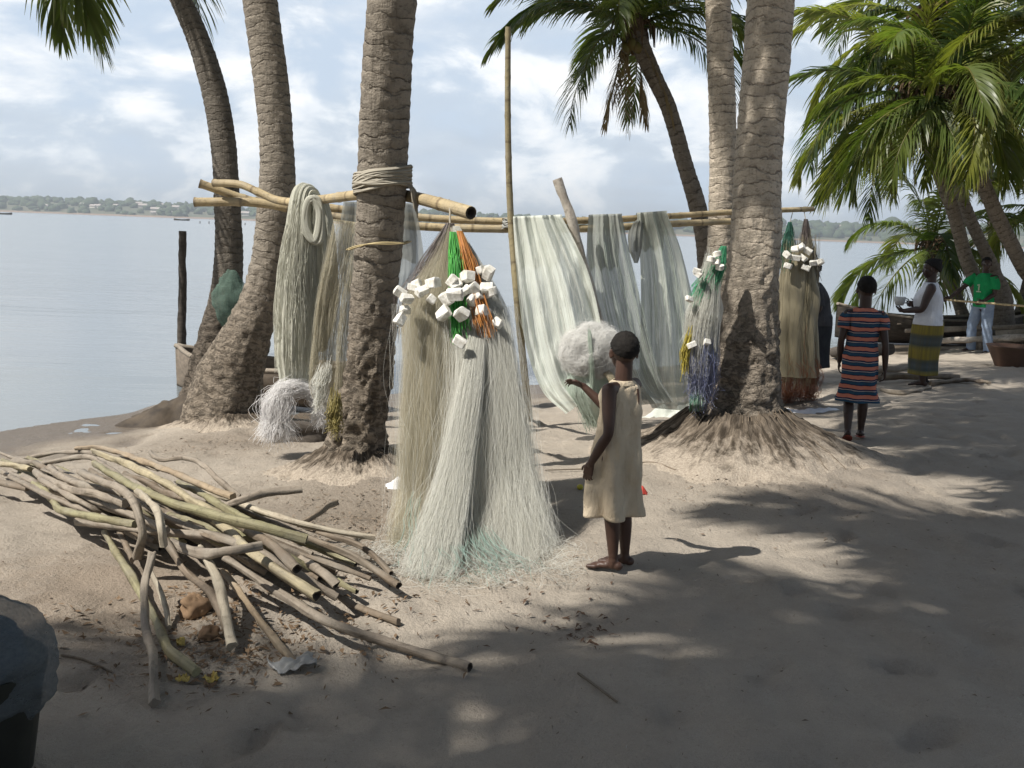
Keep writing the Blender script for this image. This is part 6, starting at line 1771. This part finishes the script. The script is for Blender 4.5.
for sd in ('l', 'r'):
    hp, kn, an = (np.array(J[k+sd]) for k in ('hp_', 'kn_', 'an_'))
    P = spline([tuple(hp+[0, 0, .02]), tuple(hp*.5+kn*.5), tuple(kn), tuple(kn*.4+an*.6), tuple(an-[0, 0, .03])], 40)
    tube(mb, P, np.interp(np.linspace(0, 1, 40), [0, .3, .5, 1], [.098, .088, .074, .072]), 24, False, lambda s, th, P_, R_: .006*np.sin(s*45+th*2)*np.exp(-((s-.42)/.15)**2)+.006*np.sin(s*60+th)*np.clip(s-.65, 0, 1)*4+.003*np.sin(th*3))
cloth(mb, 'jeans', JEANS, t)
MW = Matrix.Translation(mpos) @ Matrix.Rotation(ym, 4, 'Z')
h1 = MW @ Vector((.45, .41, .89)); h2 = MW @ Vector((-.12, .31, .885))
pd = (h2-h1).normalized()
solo_pole('long_pole', [tuple(h1-pd*.35), tuple(h1*.5+h2*.5), tuple(h2+pd*1.7+Vector((0, 0, .03)))], .016, .02, BAM, 'long thin pole held across the body by the man in green', 'pole', None, n=60)

# --- figure behind the orange-footed net -------------------------------------
qpos = gp(812, 382)
H = 1.52
J = dict(pelvis=(0, -.01, .82), chest=(0, .04, 1.10), neck=(0, .08, 1.265), sw=.20, hw=.17, arm=.036, leg=.05,
         sh_l=(-.19, .07, 1.20), el_l=(-.24, .02, .96), wr_l=(-.16, .16, .82),
         sh_r=(.19, .07, 1.20), el_r=(.24, .02, .96), wr_r=(.16, .16, .82),
         hp_l=(-.09, 0, .78), kn_l=(-.08, .03, .43), an_l=(-.08, -.01, .075),
         hp_r=(.09, 0, .78), kn_r=(.08, .03, .43), an_r=(.08, -.04, .075))
t, hp_ = person(tuple(qpos), math.radians(80), 'person in dark grey clothes half hidden behind the orange-footed net', H, SKIN2, J, .225, head_yaw=0, head_pitch=math.radians(-14), vs=.0065, foot_l=.22,
     hands=dict(l=((.3, .8, -.3), (.8, 0, 0), (0, .3, 1), .8), r=((-.3, .8, -.3), (-.8, 0, 0), (0, .3, 1), .8)), torso=1.1)
DGREY = fabric('dark_grey_cloth', (.085, .085, .09), (.05, .05, .055)); DGREY2 = fabric('charcoal_cloth', (.045, .05, .055), (.03, .03, .035))
mb = MB()
loft(mb, [(0, .07, 1.275, .085, .075), (0, .06, 1.25, .14, .09), (0, .05, 1.20, .20, .12), (0, .03, 1.10, .205, .16), (0, .01, .96, .195, .165), (0, -.01, .82, .215, .18), (0, -.01, .74, .22, .185)], 56, ff3)
for sd, el in ((-1, J['el_l']), (1, J['el_r'])):
    s0 = np.array((sd*.165, .065, 1.215)); e_ = np.array(el); P = spline([tuple(s0), tuple(s0*.5+e_*.5+[sd*.012, 0, .01]), tuple(s0*.1+e_*.9)], 14)
    tube(mb, P, np.linspace(.075, .07, 14), 22, False)
cloth(mb, 'shirt', DGREY, t)
mb = MB(); loft(mb, [(0, -.01, .86, .18, .15), (0, -.01, .74, .205, .175), (0, 0, .5, .20, .175), (0, 0, .2, .19, .18)], 56, ff4); cloth(mb, 'skirt', DGREY2, t)
